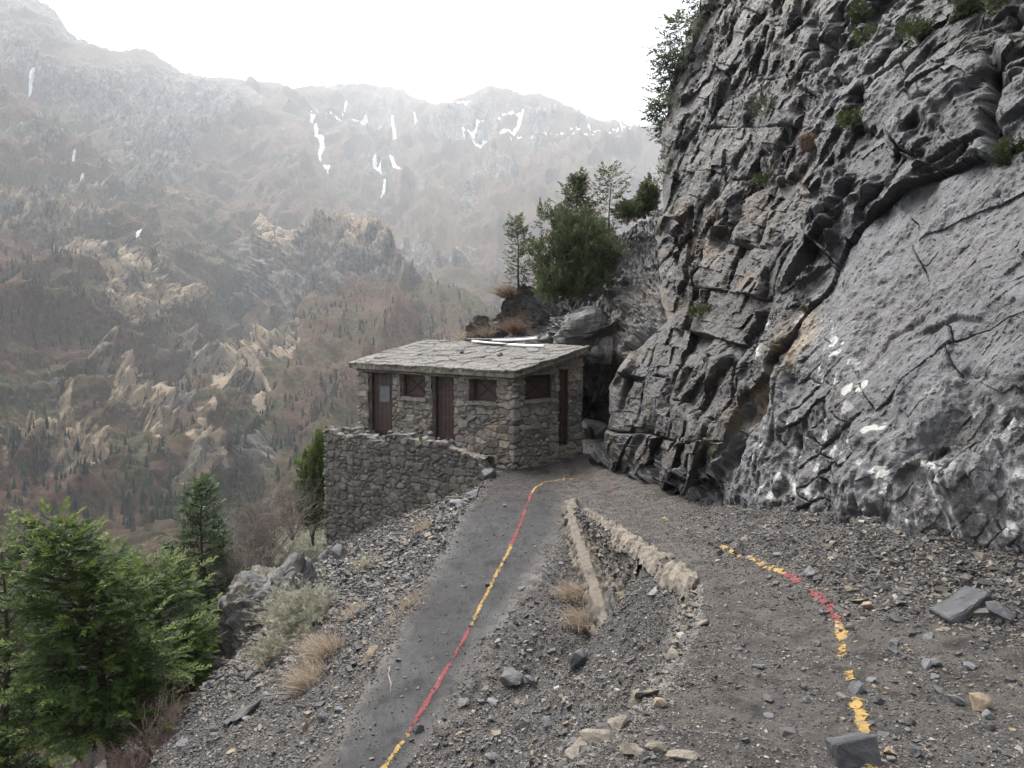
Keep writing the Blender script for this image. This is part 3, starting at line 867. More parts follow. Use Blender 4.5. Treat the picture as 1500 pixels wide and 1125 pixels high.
bluff(at(462, 880, 20.5), (.8, 1.0, 1.3), 181, "dark rock shelf below the corner of the terrace wall", .2)

# ------------------------------------------------------------------ the canyon beyond
def mat_hills():
    t = NT("canyon_slopes")
    br = t.math('ADD', t.math('MULTIPLY', t.noise(.010, 6, .65), .6), t.math('MULTIPLY', t.noise(.045, 7, .7), .4))
    c = t.ramp(br, [(.34, (.032, .037, .014)), (.43, (.078, .074, .027)), (.50, (.105, .055, .036)), (.58, (.13, .070, .048)), (.68, (.088, .082, .030))])
    c = t.mix(t.rng(t.noise(.11, 6, .7), .48, .66, 0, .7), c, (.055, .056, .034))
    c = t.mix(t.rng(t.noise(.3, 6, .75), .50, .66, 0, .65), c, (.20, .16, .13))
    # single bushes and small trees as dark dots
    dots = t.rng(t.voro(.17, vec=t.mix(1.0, t.pos, t.noise(.1, 4, color=True), 'ADD')), .42, .26)
    c = t.mix(t.math('MULTIPLY', dots, t.rng(t.noise(.016, 5, .65), .42, .56, 0, .85)), c, (.030, .036, .020))
    dots2 = t.rng(t.voro(.36), .36, .22)
    c = t.mix(t.rng(t.noise(.02, 5, .6), .54, .66, 0, .55), c, (.115, .098, .045))
    c = t.mix(t.math('MULTIPLY', dots2, t.rng(t.noise(.03, 5, .65), .46, .58, 0, .8)), c, (.052, .040, .034))
    rk = t.ramp(t.noise(.07, 9, .7), [(.36, (.034, .034, .036)), (.5, (.115, .112, .108)), (.64, (.25, .238, .215))])
    rk = t.mix(t.math('MULTIPLY', t.attr("tan"), t.rng(t.noise(.03, 6, .6), .34, .56)), rk, (.47, .365, .245))
    rk = t.mix(t.rng(t.noise(.20, 9, .78, vec=t.map((1, 1, .35))), .50, .60, 0, .85), rk, (.045, .044, .04))
    c = t.mix(t.rng(t.math('ADD', t.attr("crag"), t.math('MULTIPLY', t.math('SUBTRACT', t.noise(.09, 6, .7), .5), .9)), .42, .58), c, rk)
    c = t.mix(t.rng(t.math('ADD', t.attr("scree"), t.math('MULTIPLY', t.math('SUBTRACT', t.noise(.10, 9, .78), .5), 2.2)), .48, .66), c, t.mix(t.noise(.25, 7, .75), (.24, .185, .135), (.50, .41, .30)))
    c = t.mix(t.rng(t.math('ADD', t.attr("snow"), t.math('MULTIPLY', t.math('SUBTRACT', t.noise(.06, 9, .78), .5), 1.3)), .46, .60), c, (.78, .80, .82))
    nrm = t.bump(t.noise(.16, 11, .8, vec=t.map((1, 1, .5))), 1.0, 6.0)
    return t.done(c, .9, nrm, .1)
M_HILL = mat_hills()

def hill_sheet(name, label, px0, px1, step, top_pts, bottom, ctl, amp, seed, snow=(), scree=(), crag=None, tan=None, fold=(0, 900, -500), rows=None, stretch=1.9):
    top_pts = np.array(top_pts, float); ctl = np.array(ctl, float)
    ctl[:, 2] = np.where(ctl[:, 2] > 600, 600 + (ctl[:, 2] - 600) * stretch, ctl[:, 2])
    dep = rbf(ctl[:, :2], np.log(ctl[:, 2]))
    u = np.arange(px0, px1, step)
    nv = rows or int((bottom - top_pts[:, 1].min()) / step)
    v = np.linspace(0, 1, nv)
    U, V = np.meshgrid(u, v)
    ty = np.interp(U, top_pts[:, 0], top_pts[:, 1])
    ty = ty + (4.5 * fbm(np.stack([U * .02, U * 0, U * 0], -1), seed, 5) + 2.2 * ridged(np.stack([U * .09, U * 0, U * 0], -1), seed + 3, 4))
    Y = lerp(ty, bottom, V)
    Dp = np.exp(dep(U, Y))
    B = at(U, Y, Dp)
    N = grid_normals(B)
    if N.reshape(-1, 3).mean(0)[1] > 0: N = -N
    S = amp
    Q = B * np.array([1, .42, .42]) / S
    w3 = np.stack([fbm(Q * .8, seed + 5, 3), fbm(Q * .8, seed + 6, 3), fbm(Q * .8, seed + 7, 3)], -1)
    g = ridged(Q * .55 + .35 * w3, seed + 11, 6, .55)
    f = fbm(B / S * 2.2, seed + 13, 6, .6)
    cr = crag(U, Y) if crag is not None else 0 * U
    g2 = ridged(Q * np.array([2.4, 1.5, 1.5]) + .5 * w3, seed + 41, 4, .5)
    cr = cr + .42 * g2
    cr = cr + .55 * fbm(Q * 1.6, seed + 15, 5)
    cm = sstep(.35, .65, cr)
    hb, jb, ib = facet(B * np.array([1.0, .6, .42]) / S * 7 + w3 * .8, seed + 21, .8)
    hb2, _, _ = facet(B * np.array([1.0, .8, .6]) / S * 20 + w3 * 1.5, seed + 23, .8)
    kr = crystal((B + 6 * w3) * np.array([1.0, .7, .45]) / S * 3.2, seed + 25, 5, .56)
    d = S * (.36 * g + .15 * g2 + .10 * f + (.05 + .16 * cm) * kr) + cm * S * (.14 * hb + .07 * hb2) + S * .02 * hb2 * (1 - cm) * .5
    ed = sstep(0, .05, V) * .8 + .2
    P = B + N * (d * ed)[..., None]
    sm = np.zeros_like(U)
    jx = 5 * fbm(np.stack([U * .05, Y * .05, U * 0], -1), seed + 31, 4); jy = 5 * fbm(np.stack([U * .05, Y * .05, U * 0 + 9], -1), seed + 32, 4)
    for poly, wd in snow:
        dd, p = polydist(U + jx, Y + jy, poly); sm = np.maximum(sm, np.exp(-(dd / wd) ** 2))
    sc = np.zeros_like(U)
    for poly, wd in scree:
        dd, p = polydist(U + jx * .7, Y + jy * .7, poly); sc = np.maximum(sc, np.exp(-(dd / (wd * (.5 + .7 * p))) ** 2))
    tm = tan(U, Y) if tan is not None else 0 * U + .4
    k = np.linspace(0, 1, 8)[1:][::-1]
    ex = P[:1] + k[:, None, None] * np.array(fold, float)
    PX_ = np.concatenate([ex, P], 0)
    pad = lambda a: np.concatenate([np.repeat(a[:1], 7, 0), a], 0)
    o = grid_obj(name, PX_, M_HILL, {"crag": pad(cr), "tan": pad(tm), "snow": pad(sm), "scree": pad(sc)}, smooth=True)
    tag(o, label, kind="structure")
    return P, U, Y, cr, sm, sc

RIBS = [([(138, 532), (190, 608), (238, 662)], 9), ([(243, 532), (285, 588), (332, 645)], 10), ([(108, 572), (165, 640), (205, 695)], 8), ([(292, 560), (325, 605)], 6), ([(380, 515), (402, 600)], 6), ([(436, 535), (405, 590)], 6), ([(60, 600), (130, 690)], 7), ([(180, 640), (250, 740)], 8)]
def ribs(x, y): return np.maximum.reduce([np.exp(-(polydist(x + 6 * np.sin(y * .11), y, p)[0] / w) ** 2) for p, w in RIBS])
def blob(x, y, cx, cy, rx, ry): return np.exp(-(((x - cx) / rx) ** 2 + ((y - cy) / ry) ** 2))

far_snow = [([(456, 180), (462, 205), (468, 225), (466, 245), (474, 268), (478, 276)], 5), ([(428, 212), (436, 224)], 2.5), ([(576, 175), (580, 195), (577, 218)], 3.5), ([(547, 235), (552, 250), (558, 262)], 4), ([(570, 238), (580, 252), (592, 250)], 5),
            ([(562, 282), (560, 300)], 3), ([(610, 175), (612, 190)], 2.5), ([(535, 165), (530, 190)], 4), ([(450, 173), (500, 172), (540, 170)], 2.2), ([(680, 215), (700, 195), (730, 180), (760, 175)], 3.5), ([(690, 218), (715, 215)], 3),
            ([(735, 215), (755, 195), (765, 172)], 3.5), ([(780, 203), (830, 198), (870, 200), (930, 196)], 2.5), ([(810, 217), (850, 212), (920, 208)], 2), ([(745, 215), (765, 205)], 3), ([(640, 150), (690, 152)], 3), ([(500, 165), (505, 150)], 2.5), ([(660, 195), (680, 190)], 2)]
hill_sheet("mountains", "snow streaked mountain fading into cloud", 240, 1140, 2.4,
           [(200, 118), (330, 112), (380, 122), (430, 136), (470, 128), (520, 122), (565, 124), (600, 140), (640, 150), (690, 142), (720, 128), (760, 138), (800, 142), (840, 160), (880, 178), (930, 190), (965, 180), (1000, 165), (1140, 150)], 640,
           [(240, 120, 1900), (430, 136, 1900), (560, 124, 2300), (720, 128, 2150), (840, 160, 2050), (930, 190, 1950), (1140, 150, 1900), (300, 300, 1550), (470, 260, 1560), (560, 300, 1500), (800, 300, 1420), (1000, 300, 1350), (1100, 400, 1100), (500, 450, 1120), (750, 450, 1020), (950, 450, 950), (400, 640, 900), (700, 640, 800), (1000, 640, 700)],
           190, 201, [(p_, w_ * (.85 if abs(p_[-1][1] - p_[0][1]) > abs(p_[-1][0] - p_[0][0]) else .42)) for p_, w_ in far_snow], [], lambda x, y: .32 * blob(x, y, 700, 170, 200, 40) + .1, lambda x, y: 0 * x + .25)
MLEFT = hill_sheet("mountains", "steep grey canyon wall on the far side of the valley", -260, 640, 2.1,
           [(-260, -170), (-60, -70), (0, -25), (58, 0), (80, 15), (100, 48), (165, 78), (200, 72), (225, 80), (262, 104), (300, 113), (350, 120), (400, 150), (440, 185), (475, 250), (520, 320), (560, 390), (640, 470)], 1320,
           [(-260, 1320, 120), (0, 1320, 125), (400, 1320, 190), (640, 1320, 240), (-260, -170, 1500), (0, -25, 1500), (60, 0, 1500), (200, 72, 1600), (350, 120, 1700), (440, 185, 1600), (520, 320, 1250), (640, 470, 1000), (0, 200, 950), (200, 260, 1050), (350, 300, 1180), (0, 400, 620), (150, 450, 660), (280, 420, 860), (340, 520, 840), (-200, 400, 560), (-200, 700, 330),
            (0, 600, 440), (150, 600, 500), (300, 620, 590), (380, 660, 570), (0, 750, 330), (150, 760, 360), (300, 780, 430), (-200, 900, 230), (0, 900, 255), (200, 930, 280), (400, 900, 380), (640, 900, 400), (640, 650, 700), (0, 1000, 225), (400, 1000, 320)],
           130, 231, [([(40, 130), (42, 140)], 3), ([(58, 160), (75, 172), (85, 180)], 2), ([(90, 200), (92, 212)], 2.5), ([(118, 268), (128, 280)], 3), ([(145, 295), (150, 300)], 1.6), ([(176, 378), (178, 384)], 2.5), ([(100, 245), (102, 250)], 2)],
           [([(140, 535), (165, 565), (190, 610), (230, 650)], 8), ([(155, 540), (185, 580), (235, 635)], 5), ([(245, 535), (270, 570), (300, 630)], 7), ([(290, 580), (315, 605), (335, 610)], 6), ([(280, 545), (300, 600)], 5), ([(240, 700), (262, 720), (280, 735)], 6), ([(228, 745), (240, 780), (243, 835)], 11), ([(130, 595), (170, 635)], 4), ([(362, 640), (372, 670)], 5), ([(250, 670), (262, 690)], 4)],
           lambda x, y: .55 * sstep(300, 120, y) + .75 * blob(x, y, 60, 360, 110, 60) + .7 * blob(x, y, 170, 450, 60, 50) + .55 * blob(x, y, 250, 200, 90, 90) + .9 * blob(x, y, 110, 720, 45, 45) + .8 * blob(x, y, 215, 750, 45, 35) + .5 * blob(x, y, 160, 630, 30, 30) + .6 * blob(x, y, 290, 580, 50, 40) + .45 * blob(x, y, 30, 700, 60, 60) + .9 * ribs(x, y) - .14,
           lambda x, y: np.clip(.9 * sstep(250, 480, y) + .15, 0, 1))
MMID = hill_sheet("mountains", "craggy tan spur dropping into the valley", 180, 1000, 2.1,
           [(180, 560), (250, 440), (290, 385), (330, 352), (362, 338), (384, 312), (400, 330), (425, 338), (470, 318), (490, 326), (520, 316), (560, 330), (585, 378), (620, 408), (660, 418), (690, 440), (720, 480), (780, 520), (1000, 560)], 960,
           [(180, 560, 1150), (250, 440, 1250), (330, 352, 1080), (384, 312, 960), (520, 316, 900), (560, 330, 880), (620, 408, 820), (690, 440, 760), (780, 520, 700), (1000, 560, 600), (300, 520, 900), (340, 540, 800), (450, 430, 790), (400, 600, 580), (500, 560, 600), (600, 520, 640), (380, 680, 500), (450, 680, 450), (600, 650, 440), (380, 800, 400), (500, 850, 300), (800, 700, 420), (300, 960, 420), (800, 960, 260), (180, 900, 600)],
           110, 261, [], [([(408, 588), (410, 610), (406, 640)], 6), ([(388, 560), (395, 580)], 4), ([(365, 650), (372, 672)], 4)],
           lambda x, y: .75 * sstep(480, 420, y + .1 * (x - 400)) + .55 * blob(x, y, 520, 350, 80, 40) + .6 * blob(x, y, 400, 545, 60, 40) + .5 * blob(x, y, 310, 450, 60, 60) + .6 * blob(x, y, 395, 690, 35, 40) + .9 * ribs(x, y) - .08,
           lambda x, y: np.clip(blob(x, y, 400, 330, 40, 50) + 1.1 * blob(x, y, 530, 345, 70, 35) + 1.1 * blob(x, y, 410, 560, 90, 55) + blob(x, y, 660, 440, 60, 30) * .7 + .1, 0, 1))

# thousands of far conifers that read as one forest
def far_forest(sheets):
    V, T, A = [], [], []; n = 0
    for (P, U, Y, cr, sm, sc), cnt, seed, hmin, hmax in sheets:
        rg = np.random.default_rng(seed)
        h, w = U.shape
        nz = fbm(P / 60.0, seed, 4)
        dens = sstep(-.1, .55, nz) * (1 - .75 * sstep(.4, .7, cr)) * (1 - np.clip(sc * 2, 0, 1)) * (1 - np.clip(sm * 2, 0, 1)) + .02
        gul = np.minimum(polydist(U, Y, [(262, 395), (300, 455), (335, 520), (355, 590), (385, 680), (400, 760)])[0], polydist(U, Y, [(455, 470), (420, 530), (380, 600), (370, 660)])[0] + 6)
        dens = dens + 2.2 * np.exp(-(gul / 24) ** 2) * (.4 + sstep(-.3, .4, nz))
        dens = dens * (U > -120) * (U < 980) * (Y > -30) * (Y < 1100)
        p = (dens / dens.sum()).ravel()
        idx = rg.choice(h * w, cnt, p=p)
        base = P.reshape(-1, 3)[idx] + rg.normal(0, 1.0, (cnt, 3))
        H = rg.uniform(hmin, hmax, cnt); Rr = H * rg.uniform(.15, .24, cnt)
        k = 5
        th = np.arange(k) / k * 2 * np.pi
        ring1 = np.stack([np.cos(th), np.sin(th)], -1)
        for z0, z1, rs in ((.06, .62, 1.0), (.4, 1.0, .62)):
            jr = rg.uniform(.7, 1.25, (cnt, k))
            b = np.empty((cnt, k, 3)); b[..., :2] = base[:, None, :2] + ring1[None] * (Rr * rs)[:, None, None] * jr[..., None]
            b[..., 2] = base[:, None, 2] + (H * z0)[:, None] - 1.0
            tpt = base + np.stack([0 * H, 0 * H, H * z1 - 1.0], -1)
            V.append(np.concatenate([b, tpt[:, None]], 1).reshape(-1, 3))
            st = n + np.arange(cnt)[:, None] * (k + 1)
            q = np.stack([np.broadcast_to(np.arange(k), (cnt, k)) + st, (np.arange(k)[None] + 1) % k + st, np.broadcast_to(st + k, (cnt, k))], -1)
            T.append(q.reshape(-1, 3)); n += cnt * (k + 1)
            A.append(np.repeat(rg.uniform(0, 1, cnt), k + 1))
    me = raw_mesh("forest", np.concatenate(V), np.concatenate(T), {"rnd": np.concatenate(A)})
    tag(link("forest", me, M_FOREST), "scattered dark conifers across the canyon slopes", kind="stuff")
far_forest([(MLEFT, 5600, 301, 3, 9), (MMID, 4200, 302, 3, 9)])

# ------------------------------------------------------------------ mist filling the canyon
hz = MB()
hz.box((0, 2900, 500), (4600, 0, 0), (0, 3600, 0), (0, 0, 1900))
hm = bpy.data.materials.new("mist"); hm.use_nodes = True
hm.node_tree.nodes.clear()
ho = hm.node_tree.nodes.new("ShaderNodeOutputMaterial")
hv = hm.node_tree.nodes.new("ShaderNodeVolumePrincipled")
hv.inputs["Color"].default_value = (.90, .95, 1.0, 1)
hv.inputs["Density"].default_value = .00016
hv.inputs["Anisotropy"].default_value = .2
hm.node_tree.links.new(hv.outputs[0], ho.inputs["Volume"])
tag(hz.build("haze", hm), "pale mist filling the canyon", kind="stuff")

# ------------------------------------------------------------------ masonry
def masonry(path, z0, top_fn, res, cell, depth, seed, holes=(), closed=False, batter=0.0, edge_smooth=True):
    """wall skin along a plan path. path: list of (x, y); outward is to the right of the walking direction.
    returns vertex grid, attributes, face mask and the u axis"""
    path = np.array(path, float)
    seg = np.linalg.norm(np.diff(path, axis=0), axis=1)
    s = np.r_[0, np.cumsum(seg)]
    us, xy, nn = [], [], []
    for k in range(len(seg)):
        m = max(int(seg[k] / res), 2)
        q = np.linspace(0, 1, m + 1)
        if k: q = q[1:]
        d = (path[k + 1] - path[k]) / seg[k]; nrm = np.array([d[1], -d[0]])
        for t in q:
            us.append(s[k] + t * seg[k]); xy.append(path[k] + d * t * seg[k])
            nv = nrm.copy()
            if t == 1 and k < len(seg) - 1:
                d2 = (path[k + 2] - path[k + 1]) / seg[k + 1]; nv = nrm + np.array([d2[1], -d2[0]]); nv /= max(1 + d @ d2, .4)
            nn.append(nv)
    us = np.array(us); xy = np.array(xy); nn = np.array(nn)
    tops = top_fn(us)
    nv_ = max(int((tops.max() - z0) / res), 4)
    v = np.linspace(0, 1, nv_ + 1)
    U = np.broadcast_to(us[None, :], (nv_ + 1, len(us)))
    Z = z0 + v[:, None] * (tops.max() - z0)
    Z = np.minimum(Z, tops[None, :]) if False else z0 + v[:, None] * (tops[None, :] - z0)
    P2 = np.stack([U / cell[0], Z / cell[1], 0 * U + .5], -1)
    warp = np.stack([fbm(P2 * .8, seed, 3), fbm(P2 * .8, seed + 1, 3), 0 * U], -1) * .22
    big = P2 + warp
    # two sizes of stone interleaved
    f1, f2, idn, vec = cells(big * np.array([1, 1, 0]) + np.array([0, 0, .5]), seed + 2, .66)
    g1, g2, idg, vecg = cells(big * np.array([1.75, 1.75, 0]) + np.array([0, 0, .5]), seed + 9, .8)
    small = hashf((idn * 9973).astype(np.int32), (idn * 0).astype(np.int32), (idn * 0).astype(np.int32), seed + 4) > .62
    jd = np.where(small, np.minimum(f2 - f1, (g2 - g1) / 1.75), f2 - f1)
    rid = np.where(small, idg, idn)
    k = (rid * 65521).astype(np.int32)
    tx = hashf(k, k, k, seed + 5) * 2 - 1; tz = hashf(k, k, k, seed + 6) * 2 - 1
    vv = np.where(small[..., None], vecg / 1.75, vec)
    stone = sstep(.015, .13, jd)
    B = np.concatenate([np.broadcast_to(xy[None], (nv_ + 1,) + xy.shape), Z[..., None]], -1)
    rough = fbm(B * 9, seed + 7, 4)
    d = depth * (stone * (.75 + .5 * (hashf(k, k, k, seed + 8) - .5) + .55 * (tx * vv[..., 0] + tz * vv[..., 1])) + .22 * rough) - batter * (Z - z0)
    B[..., :2] = B[..., :2] + nn[None] * d[..., None]
    um = .5 * (U[:-1, :-1] + U[1:, 1:]); zm = .25 * (Z[:-1, :-1] + Z[1:, 1:] + Z[:-1, 1:] + Z[1:, :-1])
    mask = np.ones(um.shape, bool)
    for (a, b, c, e) in holes: mask &= ~((um > a) & (um < b) & (zm > c) & (zm < e))
    return B, {"rnd": rid, "joint": sstep(.01, .055, jd + .02 * rough)}, mask, us

class Join:
    def __init__(s): s.v = []; s.f = []; s.a = {}; s.n = 0
    def grid(s, B, at_, mask=None):
        h, w = B.shape[:2]
        s.f.append(grid_faces(h, w, mask) + s.n); s.v.append(B.reshape(-1, 3)); s.n += h * w
        for k, v in at_.items(): s.a.setdefault(k, []).append(np.broadcast_to(v, (h, w)).ravel())
    def build(s, name, mat, parent=None, smooth=True):
        return link(name, raw_mesh(name, np.concatenate(s.v), np.concatenate(s.f), {k: np.concatenate(v) for k, v in s.a.items()}, smooth), mat, parent)

# ------------------------------------------------------------------ the stone hut
HO = np.array([.045, 19.7]); HA = np.array([-.723, .691]); HB = np.array([.691, .723])
HN = -HB; HS = -HA                                   # outward normals of the front and of the right side
LEN, DEP = 7.05, 2.9
def front_hit(px, py, off=0.0):
    r = ray(px, py); o = HO + HN * off
    d = (o @ HN) / (r[:2] @ HN); p = r * d
    return (p[:2] - o) @ HA, p[2]
def side_hit(px, py, off=0.0):
    r = ray(px, py); o = HO + HS * off
    d = (o @ HS) / (r[:2] @ HS); p = r * d
    return (p[:2] - o) @ HB, p[2]
def hp(a, b, z): 
    q = HO + HA * a + HB * b
    return np.array([q[0], q[1], z])
def span(hit, x0, x1, y0, y1):
    xm, ym = (x0 + x1) / 2, (y0 + y1) / 2
    a0, a1 = hit(x0, ym)[0], hit(x1, ym)[0]
    return min(a0, a1), max(a0, a1), hit(xm, y1)[1], hit(xm, y0)[1]
o_doorL = span(front_hit, 541.5, 577, 545, 640)
o_winL = span(front_hit, 587.5, 625, 547, 582)
o_doorM = span(front_hit, 634.5, 667, 549, 650.5)
o_winR = span(front_hit, 689, 729, 551.5, 588.5)
s_win = span(side_hit, 767.5, 811, 549, 585)
s_door = span(side_hit, 817, 831.5, 541, 652)
hut = empty("stone_hut", (HO[0], HO[1], -3.35), "small stone masonry hut with flagstone roof and brown doors at the path bend", "hut")
hut_inv = Vector((-HO[0], -HO[1], 3.35))
def hutpart(o, parent=None):
    o.parent = parent or hut
    if parent is None: o.location = hut_inv
    return o
zF, zB = -.90, -.30                                   # wall tops, front and back
cor = [HO + HB * DEP, HO, HO + HA * LEN, HO + HA * LEN + HB * DEP, HO + HB * DEP]
perim = [tuple(q) for q in cor]
# walking back corner -> front corner -> along the front: outward must lie on the right-hand side, so walk it reversed
perim = perim[::-1]
W1 = DEP; W2 = DEP + LEN                              # reversed walk: back-right .. back-left .. front-left .. front-right .. back-right
u0 = [0, LEN, LEN + DEP, 2 * LEN + DEP, 2 * LEN + 2 * DEP]
def u_front(a): return u0[2] + (LEN - a)
def u_side(b): return u0[3] + b
def hole_front(o): return (u_front(o[1]), u_front(o[0]), o[2], o[3])
def hole_side(o): return (u_side(o[0]), u_side(o[1]), o[2], o[3])
def wall_top(u): return np.interp(u, u0, [zB, zB, zF, zF, zB])
holes = [hole_front(q) for q in (o_doorL, o_winL, o_doorM, o_winR)] + [hole_side(q) for q in (s_win, s_door)]
B, A, Mk, us = masonry(perim, -6.2, wall_top, .022, (.40, .215), .075, 401, holes)
J = Join()
J.grid(B, A, Mk)
# inner faces of every opening
RECESS = .26
def reveal(org, du, nrm, o):
    """org(u, z, inset) gives a point; builds the four inner faces"""
    a, b, c, e = o
    m = 14
    for (p, q) in (((a, c), (a, e)), ((a, e), (b, e)), ((b, e), (b, c)), ((b, c), (a, c))):
        t = np.linspace(0, 1, 40); s = np.linspace(-.03, RECESS, m)
        G = np.stack([org(lerp(p[0], q[0], tt_), lerp(p[1], q[1], tt_), s) for tt_ in t])
        n = fbm(G * 6, 405, 4)
        f1, f2, idn, vec = cells(G * np.array([3.6, 3.6, 4.4]), 407, .8)
        ctr = org((a + b) / 2, (c + e) / 2, np.array([0.0]))[0]
        dirn = G - ctr; dirn[..., 2] *= 1; dirn /= np.linalg.norm(dirn, axis=-1, keepdims=True)
        J.grid(G + dirn * (.012 * n + .015 * (1 - sstep(0, .15, f2 - f1)))[..., None], {"rnd": idn, "joint": sstep(.02, .08, f2 - f1)})
def org_f(u, z, s): return np.stack([hp(u, 0, z) + np.array([HB[0], HB[1], 0]) * k for k in s])
def org_s(u, z, s): return np.stack([hp(0, u, z) + np.array([HA[0], HA[1], 0]) * k for k in s])
for o in (o_doorL, o_winL, o_doorM, o_winR): reveal(org_f, None, None, o)
for o in (s_win, s_door): reveal(org_s, None, None, o)
hutpart(J.build("wall", M_WALL))

def v3(q): return np.array([q[0], q[1], 0.0])
FU, FN_ = v3(HA), v3(HN)        # along the front, outward
SU, SN_ = v3(HB), v3(HS)
UP = np.array([0, 0, 1.0])

def door(o, base, U, N, label, pane=None, ribs=5, inset=.15):
    a, b, c, e = o
    w, h = b - a, e - c
    ctr = base((a + b) / 2, (c + e) / 2) - N * inset
    m = MB()
    m.box(ctr - N * .02, U * w / 2, UP * h / 2, N * .02)
    d = hutpart(m.build("door", M_DOOR)); tag(d, label)
    f = MB()
    for sgn in (-1, 1): f.box(ctr + U * sgn * (w / 2 - .035) + N * .028, U * .035, UP * h / 2, N * .028)
    f.box(ctr + UP * (h / 2 - .04) + N * .027, U * (w / 2 - .072), UP * .04, N * .027)
    f.build("frame", M_FRAME, d)
    p = MB()
    n = ribs
    for k in range(n):
        x = (k - (n - 1) / 2) * (w - .16) / n
        p.box(ctr + U * x + N * .012, U * ((w - .16) / n / 2 - .008), UP * (h / 2 - .085), N * .012)
    for z in (-h * .12, h * .24, -h * .40): p.box(ctr + UP * z + N * .030, U * (w / 2 - .09), UP * .045, N * .006)
    p.build("planks", M_DOOR, d)
    hg = MB(); hg.box(ctr + U * (-w / 2 + .13) - UP * h * .02 + N * .05, U * .015, UP * .06, N * .016); hg.build("handle", M_FRAME, d)
    if pane:
        g = MB(); g.box(ctr + U * pane[0] + UP * pane[1] + N * .036, U * pane[2], UP * pane[3], N * .006)
        g.build("pane", M_GLASS, d)
    return d

def shutter(o, base, U, N, inset=.16, label=None):
    a, b, c, e = o
    w, h = b - a, e - c
    ctr = base((a + b) / 2, (c + e) / 2) - N * inset
    m = MB(); m.box(ctr - N * .02, U * w / 2, UP * h / 2, N * .02)
    s = hutpart(m.build("window", M_DOOR))
    if label: tag(s, label)
    f = MB()
    for sgn in (-1, 1):
        f.box(ctr + U * sgn * (w / 2 - .04) + N * .022, U * .04, UP * h / 2, N * .022)
        f.box(ctr + UP * sgn * (h / 2 - .035) + N * .021, U * (w / 2 - .082), UP * .035, N * .021)
    f.build("frame", M_FRAME, s)
    x = MB()
    L = math.hypot(w, h) / 2 - .07
    for sgn, off in ((-1, .010), (1, .018)):
        dv = (U * w + UP * h * sgn) / math.hypot(w, h); pv = np.cross(dv, N)
        x.box(ctr + N * off, dv * L, pv * .022, N * .006)
    x.build("cross_brace", M_FRAME, s)
    return s

def fb(u, z): return hp(u, 0, z)
def sb(u, z): return hp(0, u, z)
dl = o_doorL; wdl = dl[1] - dl[0]; hdl = dl[3] - dl[2]
door(o_doorL, fb, FU, FN_, "brown plank door with a small grey pane", (-.02 * wdl, .16 * hdl, .20 * wdl, .125 * hdl))
door(o_doorM, fb, FU, FN_, "brown plank door without glass")
door(s_door, sb, SU, SN_, "dark door on the shaded side of the hut", None, 4, inset=.05)
for o, base, U, N in ((o_winL, fb, FU, FN_), (o_winR, fb, FU, FN_), (s_win, sb, SU, SN_)): shutter(o, base, U, N)

# rough stone sills and lintel stones
def stone_slab(ctr, ax, ay, az, seed, name, mat, parent_root=True):
    """rough slab: a fine box pushed about by noise"""
    n = (max(int(np.linalg.norm(ax) * 2 / .04), 3), max(int(np.linalg.norm(ay) * 2 / .04), 3), max(int(np.linalg.norm(az) * 2 / .03), 2))
    bm = bmesh.new()
    vs = {}
    def vert(i, j, k):
        key = (i, j, k)
        if key not in vs:
            p = np.array(ctr) + ax * (2 * i / n[0] - 1) + ay * (2 * j / n[1] - 1) + az * (2 * k / n[2] - 1)
            vs[key] = bm.verts.new(p)
        return vs[key]
    for i in range(n[0]):
        for j in range(n[1]):
            for k in (0, n[2]):
                q = [vert(i, j, k), vert(i + 1, j, k), vert(i + 1, j + 1, k), vert(i, j + 1, k)]
                bm.faces.new(q if k else q[::-1])
    for i in range(n[0]):
        for k in range(n[2]):
            for j in (0, n[1]):
                q = [vert(i, j, k), vert(i + 1, j, k), vert(i + 1, j, k + 1), vert(i, j, k + 1)]
                bm.faces.new(q[::-1] if j else q)
    for j in range(n[1]):
        for k in range(n[2]):
            for i in (0, n[0]):
                q = [vert(i, j, k), vert(i, j + 1, k), vert(i, j + 1, k + 1), vert(i, j, k + 1)]
                bm.faces.new(q if i else q[::-1])
    P = np.array([v.co for v in bm.verts])
    d = np.stack([fbm(P * 5, seed + q, 4) for q in range(3)], -1) * .022 + np.stack([facet(P * 4, seed + 5 + q, .6)[0] for q in range(3)], -1) * .012
    for v, q in zip(bm.verts, P + d): v.co = q
    me = bpy.data.meshes.new(name); bm.to_mesh(me); bm.free()
    a = me.attributes.new("rnd", 'FLOAT', 'POINT'); a.data.foreach_set("value", np.full(len(me.vertices), random.random(), np.float32))
    a = me.attributes.new("joint", 'FLOAT', 'POINT'); a.data.foreach_set("value", np.full(len(me.vertices), 1, np.float32))
    return link(name, me, mat)
for q, (o, base, U, N) in enumerate(((o_winL, fb, FU, FN_), (o_winR, fb, FU, FN_), (s_win, sb, SU, SN_))):
    hutpart(stone_slab(base((o[0] + o[1]) / 2, o[2] - .045) + N * -.03, U * ((o[1] - o[0]) / 2 + .06), N * .15, UP * .05, 420 + q * 7, "sill", M_WALL))

